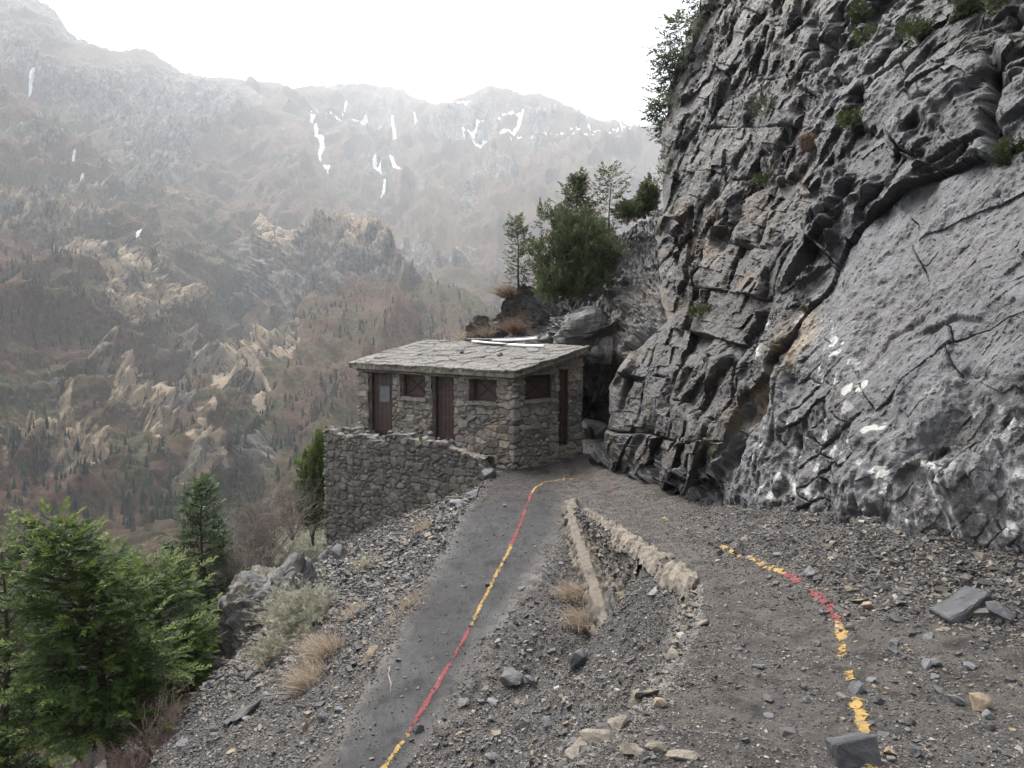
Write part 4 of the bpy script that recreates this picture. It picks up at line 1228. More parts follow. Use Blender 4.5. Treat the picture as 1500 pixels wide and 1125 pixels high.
# roof: a thick slab with flagstones bedded on it
RF = {}
def roof_z(a, b):
    return -.685 + .10 * a / LEN + (.63 + .08 * a / LEN) * (b + .25) / (DEP + .1)
def roof_grid(a0, a1, b0, b1, na, nb, lift, fn=None):
    a = np.linspace(a0, a1, na); b = np.linspace(b0, b1, nb)
    Bq, Aq = np.meshgrid(b, a, indexing='ij')
    XY = HO[None, None] + Aq[..., None] * HA + Bq[..., None] * HB
    Z = roof_z(Aq, Bq) + lift
    return np.concatenate([XY, Z[..., None]], -1), Aq, Bq
a0, a1, b0, b1 = -.30, LEN + .30, -.28, DEP + .05
G, Aq, Bq = roof_grid(a0, a1, b0, b1, 330, 150, 0)
Pw = np.stack([Aq, Bq, 0 * Aq], -1)
w = np.stack([fbm(Pw * 1.4, 431, 3), fbm(Pw * 1.4, 432, 3), 0 * Aq], -1) * .12
f1, f2, idn, vec = cells((Pw + w) * np.array([1.75, 2.9, 0]) + np.array([0, 0, .5]), 433, .75)
k = (idn * 65521).astype(np.int32)
tilt = (hashf(k, k, k, 435) - .5) * vec[..., 0] + (hashf(k, k, k, 436) - .2) * -vec[..., 1]
lay = .035 * (idn - .5) + .045 * tilt + .012 * fbm(Pw * 8, 437, 4) - .02 * (1 - sstep(0, .08, f2 - f1))
ragged = .05 * fbm(np.stack([Aq * 2.2, Bq * 2.2, 0 * Aq], -1), 439, 4) + .05 * (idn - .5)
G[..., 2] += .02 + lay
edgeA = np.minimum(Aq - a0, a1 - Aq); edgeB = np.minimum(Bq - b0, b1 - Bq)
on_edge = (np.minimum(edgeA, edgeB) < .03)
out = np.where((Aq - a0) < .03, -1, np.where((a1 - Aq) < .03, 1, 0))[..., None] * v3(HA) + np.where((Bq - b0) < .03, -1, np.where((b1 - Bq) < .03, 1, 0))[..., None] * v3(HB)
G = G + out * ragged[..., None]
J = Join()
J.grid(G, {"rnd": idn, "joint": sstep(.005, .05, f2 - f1)})
def rim(idx):
    line = G[idx]; ln = len(line); att = idn[idx]
    o_ = out[idx]
    rowsz = [0, -.035, -.036, -.06]
    Rm = np.stack([line + np.array([0, 0, z]) - o_ * (.0 if z > -.0355 else .03) for z in rowsz])
    J.grid(Rm, {"rnd": np.broadcast_to(att, (4, ln)), "joint": np.ones((4, ln))})
rim((0, slice(None))); rim((slice(None), 0)); rim((-1, slice(None))); rim((slice(None), -1))
roof = hutpart(J.build("roof", M_SLATE, smooth=False))
# the slab under the flagstones
def slab_pts(lift): return [hp(a, b, roof_z(a, b) + lift) for a, b in ((a0 + .035, b0 + .035), (a1 - .035, b0 + .035), (a1 - .035, b1 - .03), (a0 + .035, b1 - .03))]
def quad_side(p, q, r_, s_, nu, nv):
    u, v = np.meshgrid(np.linspace(0, 1, nu), np.linspace(0, 1, nv))
    u = u[..., None]; v = v[..., None]
    return (p * (1 - u) + q * u) * (1 - v) + (s_ * (1 - u) + r_ * u) * v
lo, hi = slab_pts(-.17), slab_pts(-.015)
J = Join()
for i in range(4):
    j = (i + 1) % 4
    g = quad_side(lo[i], lo[j], hi[j], hi[i], 120, 7)
    nr = np.cross(lo[j] - lo[i], UP); nr /= np.linalg.norm(nr)
    g = g + nr * (.018 * fbm(g * 4, 441, 5))[..., None]
    J.grid(g, {"rnd": .5 + 0 * g[..., 0], "joint": np.ones(g.shape[:2])})
g = quad_side(lo[0], lo[1], lo[2], lo[3], 40, 20); J.grid(g, {"rnd": .5 + 0 * g[..., 0], "joint": np.ones(g.shape[:2])})
es = J.build("slab", M_CONC); es.parent = roof
# thin flag course under the eaves
J = Join()
B, A, Mk, us = masonry([tuple(HO + HA * (LEN + .1) + HN * .05), tuple(HO + HN * .05 + HS * .05), tuple(HO + HS * .05 + HB * DEP)], 0, lambda u: 0 * u + 1, .03, (.55, .5), .03, 445)
uu = us[None, :]
tz = np.where(uu < LEN + .15, -.83 + .10 * (LEN + .1 - uu) / LEN, -.83 + .63 * (uu - LEN - .15) / DEP)
B[..., 2] = tz - .13 + B[..., 2] * .14
J.grid(B, A)
hutpart(J.build("eaves_course", M_WALL))

# floor inside is never seen; close the openings' backs with the doors. Terrace floor in front of the hut
TW = 1.32
tw_r = HO + HN * 1.18 + HA * -.1; tw_l = HO + HN * 1.5 + HA * 6.75
m = MB(); 
zt = o_doorM[2] - .16
cs = [tw_r + HB * .1, tw_l + HB * .1, HO + HA * 7.0 + HB * .02, HO + HA * -.02 + HB * .02]
tv = [[*q, zt - .04 * 0] for q in cs]
tv[0][2] = tv[3][2] = -3.5
g = quad_side(np.array(tv[0]), np.array(tv[1]), np.array(tv[2]), np.array(tv[3]), 160, 30)
uu_ = np.linspace(0, 1, 160)[None, :]
g[..., 2] = np.where(uu_ < .40, lerp(-3.55, zt, sstep(.22, .36, uu_)), zt) + .03 * fbm(g * 3, 451, 4)
tag(grid_obj("terrace", g, M_DUST, {"dirt": np.ones(g.shape[:2])}), "dusty terrace floor in front of the hut", kind="structure")

# ------------------------------------------------------------------ terrace wall in front of the hut
TL = np.linalg.norm(tw_l - tw_r)
back_l = tw_l + HB * 2.6
ztop = front_hit(480, 634, 1.5)[1]
tpx = [(482, 633), (520, 637), (560, 641), (600, 640), (640, 648), (662, 655), (690, 666), (708, 674), (718, 690), (726, 704)]
tph = [front_hit(a, b, 1.18 + .32 * np.clip((720 - a) / 240, 0, 1)) for a, b in tpx]
twf = np.r_[-3, [6.8 - h[0] for h in tph]]; twz = np.r_[tph[0][1], [h[1] for h in tph]]
def tw_top(u):                                        # u runs from the far left back corner to the left corner, then to the right end
    f = u - 2.6
    prof = np.interp(f, twf, twz)
    q = np.stack([u * 2.3, u * 0, u * 0], -1)
    k = np.floor(u / .31 + .4 * vnoise(q, 462)).astype(np.int32)
    return prof + .04 * fbm(q, 461, 4) + .16 * (hashf(k, k, k, 466) - .55)
twp = [tuple(back_l), tuple(tw_l), tuple(tw_r), tuple(tw_r + HB * .75)]
B, A, Mk, us = masonry(twp, -7.5, tw_top, .025, (.34, .215), .085, 463)
tp = B[-1]
inn = np.zeros_like(tp); inn[:, :2] = HB; inn[us < 2.6, :2] = -HA; inn[us > us[-1] - .75, :2] = HA
tops = np.stack([tp, tp + inn * .12 + np.array([0, 0, .03]), tp + inn * .34, tp + inn * .40 - np.array([0, 0, .5])])
tops[1:3] += .05 * np.stack([facet(tops[1:3] * 4, 465 + q, .8)[0] for q in range(3)], -1)
J = Join(); J.grid(B, A); J.grid(tops, {"rnd": np.broadcast_to(A["rnd"][-1], (4, len(us))), "joint": np.ones((4, len(us)))})
tw = empty("terrace_wall", (*tw_r, -3.6), "tall rubble stone retaining wall below the front of the hut", "stone wall")
o = J.build("wall", M_TERR); o.parent = tw; o.location = -Vector(tw.location)

# ------------------------------------------------------------------ broken wall and kerb between the two paths
ys = np.linspace(15.4, 8.55, 205)
vv_ = np.linspace(0, 1, 64)
Yg, Vg = np.meshgrid(ys, vv_)
Fx = np.where(Yg < 9.5, np.maximum(F_x(Yg), 1.2), F_x(Yg)) - .03; Ex = E_x(Yg) - .08
zl = zL(Yg) - .15; zu = zU(Yg) - .05
hst = np.minimum(.30 + .05 * (15.4 - Yg), np.maximum(zu - zl, .02)) * sstep(8.95, 9.3, Yg) * .9 + .12
t1 = np.clip(Vg / .30, 0, 1); t2 = np.clip((Vg - .30) / .12, 0, 1); t3 = np.clip((Vg - .42) / .58, 0, 1)
X_ = Fx - .05 + .05 * t1 + .16 * t2 + (Ex - Fx - .16) * t3
Z_ = zl + hst * t1 + .03 * t2 + (zu - zl - hst - .03) * t3 ** .85
BW = np.stack([X_, Yg, Z_], -1)
nb_ = grid_normals(BW)
if nb_.reshape(-1, 3).mean(0)[0] > 0: nb_ = -nb_
f1, f2, idn, vec = cells(BW * np.array([2.0, 2.3, 3.0]) + .25 * np.stack([fbm(BW * 2, 471, 3)] * 3, -1), 473, .85)
jd = sstep(.02, .14, f2 - f1)
bd = .05 * jd * (.2 + 1.2 * idn) + .03 * fbm(BW * 9, 475, 5) + .05 * crystal(BW * 3.5, 477, 4) + .03 * facet(BW * 13, 478, .9)[0]
strip = np.exp(-((Vg - .35) / .07) ** 2)
BW = BW + nb_ * (bd * (1 - .82 * strip) + strip * (.03 * fbm(BW * 3, 480, 5) + .02 * crystal(BW * 9, 482, 3)))[..., None]
joint = np.clip(sstep(.02, .10, f2 - f1) * sstep(-.25, .05, fbm(BW * 1.6, 479, 4) + .12) * (1 - strip), 0, 1)
J = Join(); J.grid(BW, {"rnd": idn, "joint": joint})
rw = empty("retaining_wall", (1.3, 12, -4), "broken mortared stone wall with dry grass at its foot between the two paths", "stone wall")
o = J.build("wall", M_BANK); o.parent = rw; o.location = -Vector(rw.location)

def kerb(pts, w, h, name, seed, fade=0.0):
    g = np.array(pts, float)
    s = np.r_[0, np.cumsum(np.linalg.norm(np.diff(g, axis=0), axis=1))]
    m = int(s[-1] / .035); q = np.linspace(0, s[-1], m)
    c = np.stack([np.interp(q, s, g[:, 0]), np.interp(q, s, g[:, 1])], -1)
    for _ in range(6): c[1:-1] = .25 * c[:-2] + .5 * c[1:-1] + .25 * c[2:]
    T = np.gradient(c, axis=0); T /= np.linalg.norm(T, axis=1, keepdims=True)
    N = np.stack([-T[:, 1], T[:, 0]], -1)
    a_ = np.linspace(0, 1, 22)
    prof = np.stack([np.interp(a_, [0, .15, .45, .55, .85, .92, 1], [-1.15, -1.0, -.52, -.38, .40, .5, .52]), np.interp(a_, [0, .15, .45, .55, .85, .92, 1], [-2.4, -1.3, .35, .62, .70, .4, -.9])], -1)
    wv = w * np.interp(np.linspace(0, 1, m), [0, .05, .85, .93, 1], [.35, .6, 1.3, 1.2, .45]) * (1 + .22 * fbm(np.stack([q * 2, q * 0, q * 0], -1), seed, 3))
    hv = h * (1 + .3 * fbm(np.stack([q * 1.5, q * 0, q * 0 + 5], -1), seed + 1, 3))
    zb = zU(c[:, 1])
    G = np.empty((len(prof), m, 3))
    for k, (a, b) in enumerate(prof):
        G[k, :, :2] = c + N * (a * wv)[:, None]; G[k, :, 2] = zb + b * hv
    nn = np.stack([fbm(G * 7, seed + 3 + k, 5) for k in range(3)], -1)
    fc = facet(G * 6, seed + 8, .9)[0]
    G = G + .030 * nn * np.array([1, .5, 1]) + (.035 * fc)[..., None] * np.array([.5, 0, 1])
    G = G + .016 * np.stack([fbm(G * 22, seed + 20 + k, 4) for k in range(3)], -1) + .02 * crystal(G * 11, seed + 30, 3)[..., None] * np.array([-.5, 0, 1])
    dips = np.minimum(0, .35 + fbm(np.stack([q * 1.3, q * 0, q * 0], -1), seed + 11, 4)) * h * 1.1
    G[..., 2] += dips[None]
    ends = []
    for e in (0, -1):
        cc = G[:, e].mean(0) + np.array([0, 0, -.10])
        ends.append((G[:, e:e + 1] if e == 0 else G[:, -1:]) * 0 + cc)
    return np.concatenate([ends[0], G, ends[1]], 1)
ek = on_upper(*np.array([(856, 746), (880, 760), (910, 780), (940, 800), (980, 822), (1012, 846), (1016, 858)], float).T)[:, :2]
KG = kerb(ek, .125, .06, "kerb", 481)
kb = empty("kerb", (ek[-1][0], ek[-1][1], -2.2), "pale eroded concrete kerb edging the upper path above the broken wall", "kerb")
o = grid_obj("edging", KG, M_CONC, parent=kb); o.location = -Vector(kb.location)
# ------------------------------------------------------------------ things lying on the roof
def roof_pt(px, py):
    r = ray(px, py)
    for d in np.arange(18, 36, .01):
        p = r * d; q = p[:2] - HO
        a, b = q @ HA, q @ HB
        if b > -.2 and p[2] < roof_z(a, b) + .05: return np.array([p[0], p[1], roof_z(a, b) + .06])
    q = HO + HA * 2.5 + HB * 2.7
    return np.array([q[0], q[1], roof_z(2.5, 2.7) + .06])
def rp(a, b, lift=.07):
    q = HO + HA * a + HB * b
    return np.array([q[0], q[1], roof_z(a, b) + lift])
def pipe(p, q, r_, mat, label, group=None):
    m = MB(); t = np.linspace(0, 1, 9)[:, None]
    pts = p * (1 - t) + q * t + np.array([0, 0, -.03]) * (1 - (2 * t - 1) ** 2)
    m.tube(pts, r_, 10)
    e = m.build("pipe", mat)
    tag(e, label, "pipe", group)
    return e
def roof_at_px(px, b, lift):
    lo_, hi_ = -.3, LEN + .3
    for _ in range(40):
        md = (lo_ + hi_) / 2
        if project(rp(md, b, lift))[0] > px: lo_ = md
        else: hi_ = md
    return rp(md, b, lift)
pipe(roof_at_px(692, 2.72, .08), roof_at_px(797, 2.35, .085), .045, M_PIPEW, "long white pipe lying along the back of the hut roof")
pipe(roof_at_px(722, 2.9, .10), roof_at_px(787, 2.8, .22), .04, M_PIPEW, "short white pipe propped with one end raised on the hut roof")
pipe(roof_at_px(684, 2.88, .10), roof_at_px(790, 2.92, .24), .03, M_PIPED, "thin dark pipe lying behind the white pipes on the roof")
pipe(roof_at_px(700, 2.55, .08), roof_at_px(770, 2.5, .10), .035, M_PIPED, "short dark pipe between the white pipes on the roof")

# ------------------------------------------------------------------ gravel
def quat_rot(n, rg, tilt=.5):
    """random rotation matrices: spin about z, then a tilt"""
    a = rg.uniform(0, 2 * np.pi, n); b = rg.normal(0, tilt, n); c = rg.uniform(0, 2 * np.pi, n)
    z = np.zeros(n); o = np.ones(n)
    def rz(t): return np.stack([np.stack([np.cos(t), -np.sin(t), z], -1), np.stack([np.sin(t), np.cos(t), z], -1), np.stack([z, z, o], -1)], -2)
    rx = np.stack([np.stack([o, z, z], -1), np.stack([z, np.cos(b), -np.sin(b)], -1), np.stack([z, np.sin(b), np.cos(b)], -1)], -2)
    return rz(c) @ rx @ rz(a)

def chip_mesh(name, pos, size, rg, flat=.55):
    n = len(pos)
    cube = np.array([[i, j, k] for i in (-1, 1) for j in (-1, 1) for k in (-1, 1)], float) * .5
    V = cube[None] * (1 + rg.uniform(-.55, .35, (n, 8, 3)))
    asp = np.stack([rg.uniform(.7, 1.35, n), rg.uniform(.5, 1.0, n), rg.uniform(flat * .5, flat * 1.3, n)], -1)
    V = V * asp[:, None] * size[:, None, None]
    V = np.einsum('nij,nkj->nki', quat_rot(n, rg, .45), V) + pos[:, None]
    q = np.array([[0, 1, 3, 2], [4, 6, 7, 5], [0, 4, 5, 1], [2, 3, 7, 6], [0, 2, 6, 4], [1, 5, 7, 3]])
    F = (q[None] + (np.arange(n) * 8)[:, None, None]).reshape(-1, 4)
    return raw_mesh(name, V.reshape(-1, 3), F, {"rnd": np.repeat(rg.uniform(0, 1, n), 8)})

rg = np.random.default_rng(501)
gpx, gpy = project(GP)
vis = (gpx > -30) & (gpx < 1530) & (gpy > 560) & (gpy < 1170) & (GY < 24)
noise_c = fbm(np.stack([GX * .9, GY * .9, 0 * GX], -1), 503, 4)
noise_f = fbm(np.stack([GX * 3, GY * 3, 0 * GX], -1), 505, 3)
EE, FF, LL, CC = E_x(GY), F_x(GY), L_x(GY), C_x(GY)
asph = (GX > LL) & (GX < FF) & (GY < 15.6); upp = ((GX >= EE) & (GX < CC + .5) & (GY < 15.6)) | ((GY >= 15.6) & (GX > -.6))
dens = np.ones_like(GX)
dens = np.where(asph, .05 + .95 * sstep(.25, -.12, G_x(GY) - GX + .25 * noise_c) * sstep(15.4, 13, GY) + .30 * sstep(.30, 0, GX - LL) + .25 * sstep(.3, 0, FF - GX), dens)
near_cliff = sstep(1.75, .7, CC - GX + .5 * noise_c) * sstep(14, 8, GY)
dens = np.where(upp, .16 + .24 * sstep(0, .6, noise_c + .5 * noise_f) + .8 * near_cliff + .5 * sstep(.5, 0, GX - EE) * sstep(7, 6, GY) + .4 * sstep(1.0, .2, CC - GX), dens)
dens = np.where((GY > 15.6) & (GX > -.5), .10 + .25 * sstep(.9, 0, CC - GX), dens)
dens = dens * vis * (.55 + .6 * sstep(-.4, .5, noise_f))
area = (GY / 6.0)
p = (dens).ravel(); p = p / p.sum()
N = 290000
idx = rg.choice(p.size, N, p=p)
gx = GX.ravel()[idx] + rg.normal(0, .004, N) * GY.ravel()[idx]; gy = GY.ravel()[idx] * (1 + rg.normal(0, .004, N))
big = np.where(upp, lerp(.42, .85, near_cliff), np.where(GX < LL, .9 + 2.0 * sstep(9, 16, GY), .85)).ravel()[idx]
sz = np.clip(.0095 * np.exp(np.abs(rg.normal(0, .66, N))) * big, .007, .13)
sz = np.maximum(sz, gy * .0013)
gz = ground_z(gx, gy) + sz * .12
# rubble lying on the broken wall's top
bi = rg.integers(0, BW.shape[0] * BW.shape[1], 9000); vb = Vg.ravel()[bi]
bi = bi[(vb > .5) & (rg.random(9000) < .75 * sstep(.5, .85, vb))]
bp = BW.reshape(-1, 3)[bi] + rg.normal(0, .01, (len(bi), 3)); bs = np.clip(.016 * np.exp(np.abs(rg.normal(0, .7, len(bi)))), .012, .11)
gx = np.r_[gx, bp[:, 0]]; gy = np.r_[gy, bp[:, 1]]; gz = np.r_[gz, bp[:, 2] + bs * .15]; sz = np.r_[sz, bs]
tag(link("gravel", chip_mesh("gravel", np.stack([gx, gy, gz], -1), sz, rg), M_CHIP), "loose dark limestone gravel strewn over slopes and paths", kind="stuff")

# ------------------------------------------------------------------ single stones
def rock_mesh(seed, flat, tone):
    r_ = np.random.default_rng(seed)
    bm = bmesh.new()
    pts = r_.normal(0, 1, (15, 3)); pts /= np.linalg.norm(pts, axis=1, keepdims=True)
    pts *= np.array([.5, .5 * r_.uniform(.6, .95), .5 * flat]) * r_.uniform(.8, 1.1, (15, 1))
    for q in pts: bm.verts.new(q)
    bmesh.ops.convex_hull(bm, input=bm.verts)
    loose = [v for v in bm.verts if not v.link_faces]
    bmesh.ops.delete(bm, geom=loose, context='VERTS')
    bmesh.ops.bevel(bm, geom=list(bm.edges), offset=.018, segments=1, affect='EDGES', clamp_overlap=True)
    bmesh.ops.triangulate(bm, faces=bm.faces[:])
    bmesh.ops.subdivide_edges(bm, edges=bm.edges[:], cuts=2, use_grid_fill=True)
    P = np.array([v.co for v in bm.verts])
    d = np.stack([fbm(P * 4 + seed, 511 + k, 4) for k in range(3)], -1) * .03
    for v, q in zip(bm.verts, P + d): v.co = q
    me = bpy.data.meshes.new("stone"); bm.to_mesh(me); bm.free()
    a = me.attributes.new("rnd", 'FLOAT', 'POINT'); a.data.foreach_set("value", np.full(len(me.vertices), r_.uniform(0, .9), np.float32))
    if tone == 'tan':
        a = me.attributes.new("tan", 'FLOAT', 'POINT'); a.data.foreach_set("value", np.full(len(me.vertices), 1.0, np.float32))
    me.materials.append({'dark': M_STONED, 'grey': M_BOULD, 'pale': M_STONEP, 'tan': M_STONET}[tone])
    return me
M_STONED = mat_rock("dark_stone", .62); M_STONEP = mat_rock("pale_stone", 1.2); M_STONET = mat_plain("tan_stone", (.11, .082, .055), (.27, .21, .145), 9, .8, .25, .6, .02)
ROCKS = {(t, f): [rock_mesh(520 + 31 * i + int(f * 100) + 7 * j, f, t) for i in range(3)] for j, t in enumerate(('dark', 'grey', 'pale', 'tan')) for f in (.35, .7)}

def stone(px, py, wpx, tone, flat, label, group=None, rz=None, seed=0, cat="rock", name="rock", hgt=1.0, mesh=None):
    g = on_ground(px, py)
    dep = g[1] * CF[1] + g[2] * CF[2]
    s = wpx / FPX * dep
    o = bpy.data.objects.new(name, mesh or ROCKS[(tone, flat)][seed % 3])
    COL.objects.link(o)
    o.scale = (s, s, s * hgt)
    e = .01; zx = (ground_z(g[0] + .1, g[1]) - ground_z(g[0] - .1, g[1])) / .2; zy = (ground_z(g[0], g[1] + .1) - ground_z(g[0], g[1] - .1)) / .2
    o.rotation_euler = (float(np.clip(math.atan(zy), -.5, .5)) + random.uniform(-.15, .15), float(np.clip(-math.atan(zx), -.5, .5)) + random.uniform(-.15, .15), random.uniform(0, 6.28) if rz is None else rz)
    o.location = (g[0], g[1], float(ground_z(g[0], g[1])) + s * flat * hgt * .22)
    tag(o, label, cat, group)
    return o
def block_mesh(name, dims, mat, seed):
    r_ = np.random.default_rng(seed); bm = bmesh.new()
    for i in (-1, 1):
        for j in (-1, 1):
            for k in (-1, 1): bm.verts.new(np.array([i, j, k]) * .5 * np.array(dims) * r_.uniform(.82, 1.1, 3))
    bmesh.ops.convex_hull(bm, input=bm.verts)
    bmesh.ops.bevel(bm, geom=list(bm.edges), offset=.03, segments=1, affect='EDGES', clamp_overlap=True)
    bmesh.ops.triangulate(bm, faces=bm.faces[:])
    bmesh.ops.subdivide_edges(bm, edges=bm.edges[:], cuts=5, use_grid_fill=True)
    P = np.array([v.co for v in bm.verts])
    d = np.stack([fbm(P * 4 + seed, 515 + k, 5) for k in range(3)], -1) * .035 + np.stack([facet(P * 4 + seed, 518 + k, .7)[0] for k in range(3)], -1) * .018
    for v, q in zip(bm.verts, P + d): v.co = q
    me = bpy.data.meshes.new(name); bm.to_mesh(me); bm.free(); me.materials.append(mat)
    return me
stone(1248, 1116, 62, 'dark', .7, "dark square block sitting on the yellow line at the near edge", rz=.12, seed=0, hgt=1.0, mesh=block_mesh("block", (1, .8, .8), M_STONED, 3))
stone(1255, 1016, 34, 'grey', .7, "grey rounded rock on the gap in the yellow line of the upper path", seed=1)
stone(1408, 896, 80, 'dark', .35, "large flat dark slab lying in the gravel at the cliff foot", rz=.15, seed=2, mesh=block_mesh("slab", (1, .62, .2), M_STONED, 8))
stone(1465, 910, 58, 'dark', .7, "dark broken rock beside the large flat slab at the cliff foot", seed=0, hgt=.8)
stone(1186, 842, 32, 'pale', .7, "pale flat topped stone behind the red part of the upper line", seed=1, hgt=.8)
stone(1196, 853, 26, 'dark', .7, "dark stone just in front of a pale flat topped stone by the red paint", seed=2, hgt=.8)
stone(1435, 1042, 46, 'tan', .7, "tan brown boulder in the gravel bank on the right", seed=0)
stone(1447, 1054, 28, 'pale', .7, "pale angular stone resting against the tan boulder", seed=1)
stone(1260, 882, 30, 'tan', .35, "light brown flat stone in the rubble right of the red paint", seed=2)
stone(1295, 868, 26, 'grey', .7, "grey stone below the white splashed cliff foot", seed=0)
stone(1208, 902, 18, 'pale', .7, "small pale stone touching the red end of the line", seed=2)
stone(1358, 936, 26, 'pale', .35, "pale grey flake on the slope below the flat slab", seed=1, rz=.4)
stone(1110, 980, 22, 'pale', .7, "pale upright stone alone in the middle of the upper path", seed=0, hgt=1.2)
stone(1086, 965, 20, 'pale', .35, "pale flat stone left of the upright stone on the upper path", seed=1)
stone(1125, 1028, 24, 'dark', .35, "dark flat stone in the middle of the upper path below the upright stone", seed=2)
stone(1181, 1030, 14, 'dark', .7, "small black stone right of the dark flat stone on the upper path", seed=1)
stone(1136, 856, 17, 'pale', .35, "cream stone left of the red paint on the upper path", seed=0)
stone(748, 998, 44, 'grey', .35, "large grey slab tilted in the rubble between the two paths", rz=.5, seed=0, hgt=1.6)
stone(848, 975, 36, 'dark', .7, "upright dark rock in the rubble below the end of the broken wall", seed=1, hgt=1.3)
stone(770, 1063, 24, 'dark', .7, "dark rock right of the line in the lower rubble", seed=2)
stone(803, 1068, 32, 'dark', .7, "dark blocky rock in the rubble left of the crumbled edge", seed=0)
stone(722, 1112, 26, 'pale', .7, "pale block at the very bottom of the rubble fan", seed=2)
stone(612, 1072, 20, 'dark', .7, "black rock at the change from red to yellow on the lower line", seed=1)
stone(690, 918, 11, 'pale', .7, "small white stone lying on the lower line where yellow turns red", seed=0)
stone(714, 858, 10, 'dark', .7, "small dark stone lying on the yellow stretch of the lower line", seed=2)
stone(738, 742, 9, 'pale', .7, "tiny pale stone on the asphalt left of the line by the hut", seed=1)
stone(967, 1035, 28, 'tan', .7, "brown stone perched on the crumbled edge of the upper path", seed=1)
stone(958, 870, 26, 'pale', .7, "white stained stone on top of the broken wall", seed=0)
stone(545, 962, 34, 'tan', .35, "long tan slab on the left slope beside the lower path", rz=.9, seed=1)
stone(448, 1066, 18, 'tan', .7, "round tan cobble on the left scree", seed=2)
stone(360, 1045, 50, 'dark', .35, "broad dark slab near the outer edge of the left scree", rz=.4, seed=0)
stone(335, 1062, 34, 'dark', .35, "second dark slab just below the broad slab on the left scree", seed=1)
stone(598, 852, 26, 'grey', .35, "grey slab on the left scree beside the lower path", seed=2)
stone(668, 742, 34, 'grey', .35, "grey slab leaning at the foot of the terrace wall", seed=0, rz=.8, hgt=1.4)
stone(690, 728, 30, 'pale', .35, "pale grey slab beside the path edge below the terrace wall", seed=1, rz=.9, hgt=1.3)
stone(716, 700, 40, 'dark', .7, "dark rock at the right end of the terrace wall", seed=2)
stone(500, 820, 40, 'dark', .7, "dark block at the foot of the terrace wall's left corner", seed=1)
stone(870, 640, 60, 'grey', .7, "tan grey boulder in the dark gap between hut and cliff", seed=0, hgt=.9)
# what is left of the concrete edge beside the worn gully
CONC_ROCK = []
for k in range(3):
    me = rock_mesh(590 + k, .35, 'grey'); me.materials.clear(); me.materials.append(M_CONC); CONC_ROCK.append(me)
for k, (px, py, w) in enumerate([(1019, 872, 22), (1016, 890, 26), (1012, 908, 24), (1006, 925, 20), (996, 946, 22), (985, 966, 28), (974, 985, 24), (962, 1002, 26), (948, 1020, 34), (934, 1040, 36), (905, 1066, 46), (878, 1086, 50), (850, 1104, 56), (960, 1100, 44), (1000, 1108, 40), (925, 1108, 40), (1030, 915, 26)]):
    stone(px, py, w * 1.25, 'grey', .35, "broken piece of pale concrete along the crumbled path edge", "concrete pieces along the crumbled edge", seed=k, cat="concrete piece", name="concrete_piece", hgt=.75, mesh=CONC_ROCK[k % 3])
# many more stones, single objects of their own
def scatter(n, seed, region, wr, label, group, tones):
    r_ = np.random.default_rng(seed); k = 0; tries = 0
    poly = np.array(region, float)
    x0, y0 = poly.min(0); x1, y1 = poly.max(0)
    def inside(x, y):
        c = False
        for i in range(len(poly)):
            (ax, ay), (bx, by) = poly[i - 1], poly[i]
            if (ay > y) != (by > y) and x < (bx - ax) * (y - ay) / (by - ay) + ax: c = not c
        return c
    while k < n and tries < n * 60:
        tries += 1
        x, y = r_.uniform(x0, x1), r_.uniform(y0, y1)
        if not inside(x, y): continue
        w = wr[0] + (wr[1] - wr[0]) * r_.random() ** 2.6
        w *= .85 * (.45 + .55 * (y - 600) / 500)
        stone(x, y, w, tones[r_.integers(len(tones))], (.35, .7)[r_.integers(2)], label, group, seed=int(r_.integers(3)))
        k += 1
scatter(62, 551, [(500, 800), (690, 715), (560, 960), (460, 1120), (250, 1120), (330, 1000)], (12, 34), "angular limestone fragment among the gravel of the left scree", "stones on the left scree", ['dark', 'dark', 'grey', 'grey', 'pale', 'tan'])
scatter(70, 553, [(760, 860), (880, 990), (950, 1010), (830, 1110), (620, 1120), (690, 970)], (10, 30), "angular limestone fragment in the rubble fan between the paths", "stones in the rubble between the paths", ['dark', 'grey', 'grey', 'pale', 'tan'])
scatter(95, 555, [(1240, 850), (1480, 910), (1500, 1120), (1300, 1120), (1235, 930)], (12, 38), "angular limestone fragment in the gravel bank at the cliff foot", "stones in the bank by the cliff", ['dark', 'dark', 'grey', 'pale', 'tan'])
scatter(34, 557, [(900, 720), (1050, 770), (1210, 900), (1230, 1120), (1000, 1120), (1040, 900)], (8, 22), "angular limestone fragment on the gritty upper path", "stones on the upper path", ['dark', 'grey', 'pale'])

# stones loose along the top of the terrace wall
for k in range(14):
    f = .05 + k * .44 + random.uniform(-.1, .1)
    if f > 6.2: break
    u = f + 2.6
    q = tw_l + (tw_r - tw_l) / TL * f + HB * random.uniform(.08, .22)
    o = bpy.data.objects.new("rock", ROCKS[(('grey', 'pale', 'grey', 'dark')[k % 4], .7)][k % 3]); COL.objects.link(o)
    s = random.uniform(.18, .34); o.scale = (s, s, s); o.rotation_euler = (random.uniform(-.3, .3), random.uniform(-.3, .3), random.uniform(0, 6))
    o.location = (q[0], q[1], float(tw_top(np.array([u]))[0]) + s * .18)
    tag(o, "loose stone lying on top of the terrace wall", "rock", "loose stones on the terrace wall")
# two small stones on the hut roof
for (a, b, lab) in ((3.55, 1.35, "small pointed stone standing on the middle of the hut roof"), (1.75, 1.25, "small flat block lying on the right part of the hut roof")):
    q = rp(a, b, .05)
    o = bpy.data.objects.new("rock", ROCKS[('dark', .7)][int(a) % 3]); COL.objects.link(o)
    o.scale = (.2, .2, .22); o.location = q; tag(o, lab, "rock")
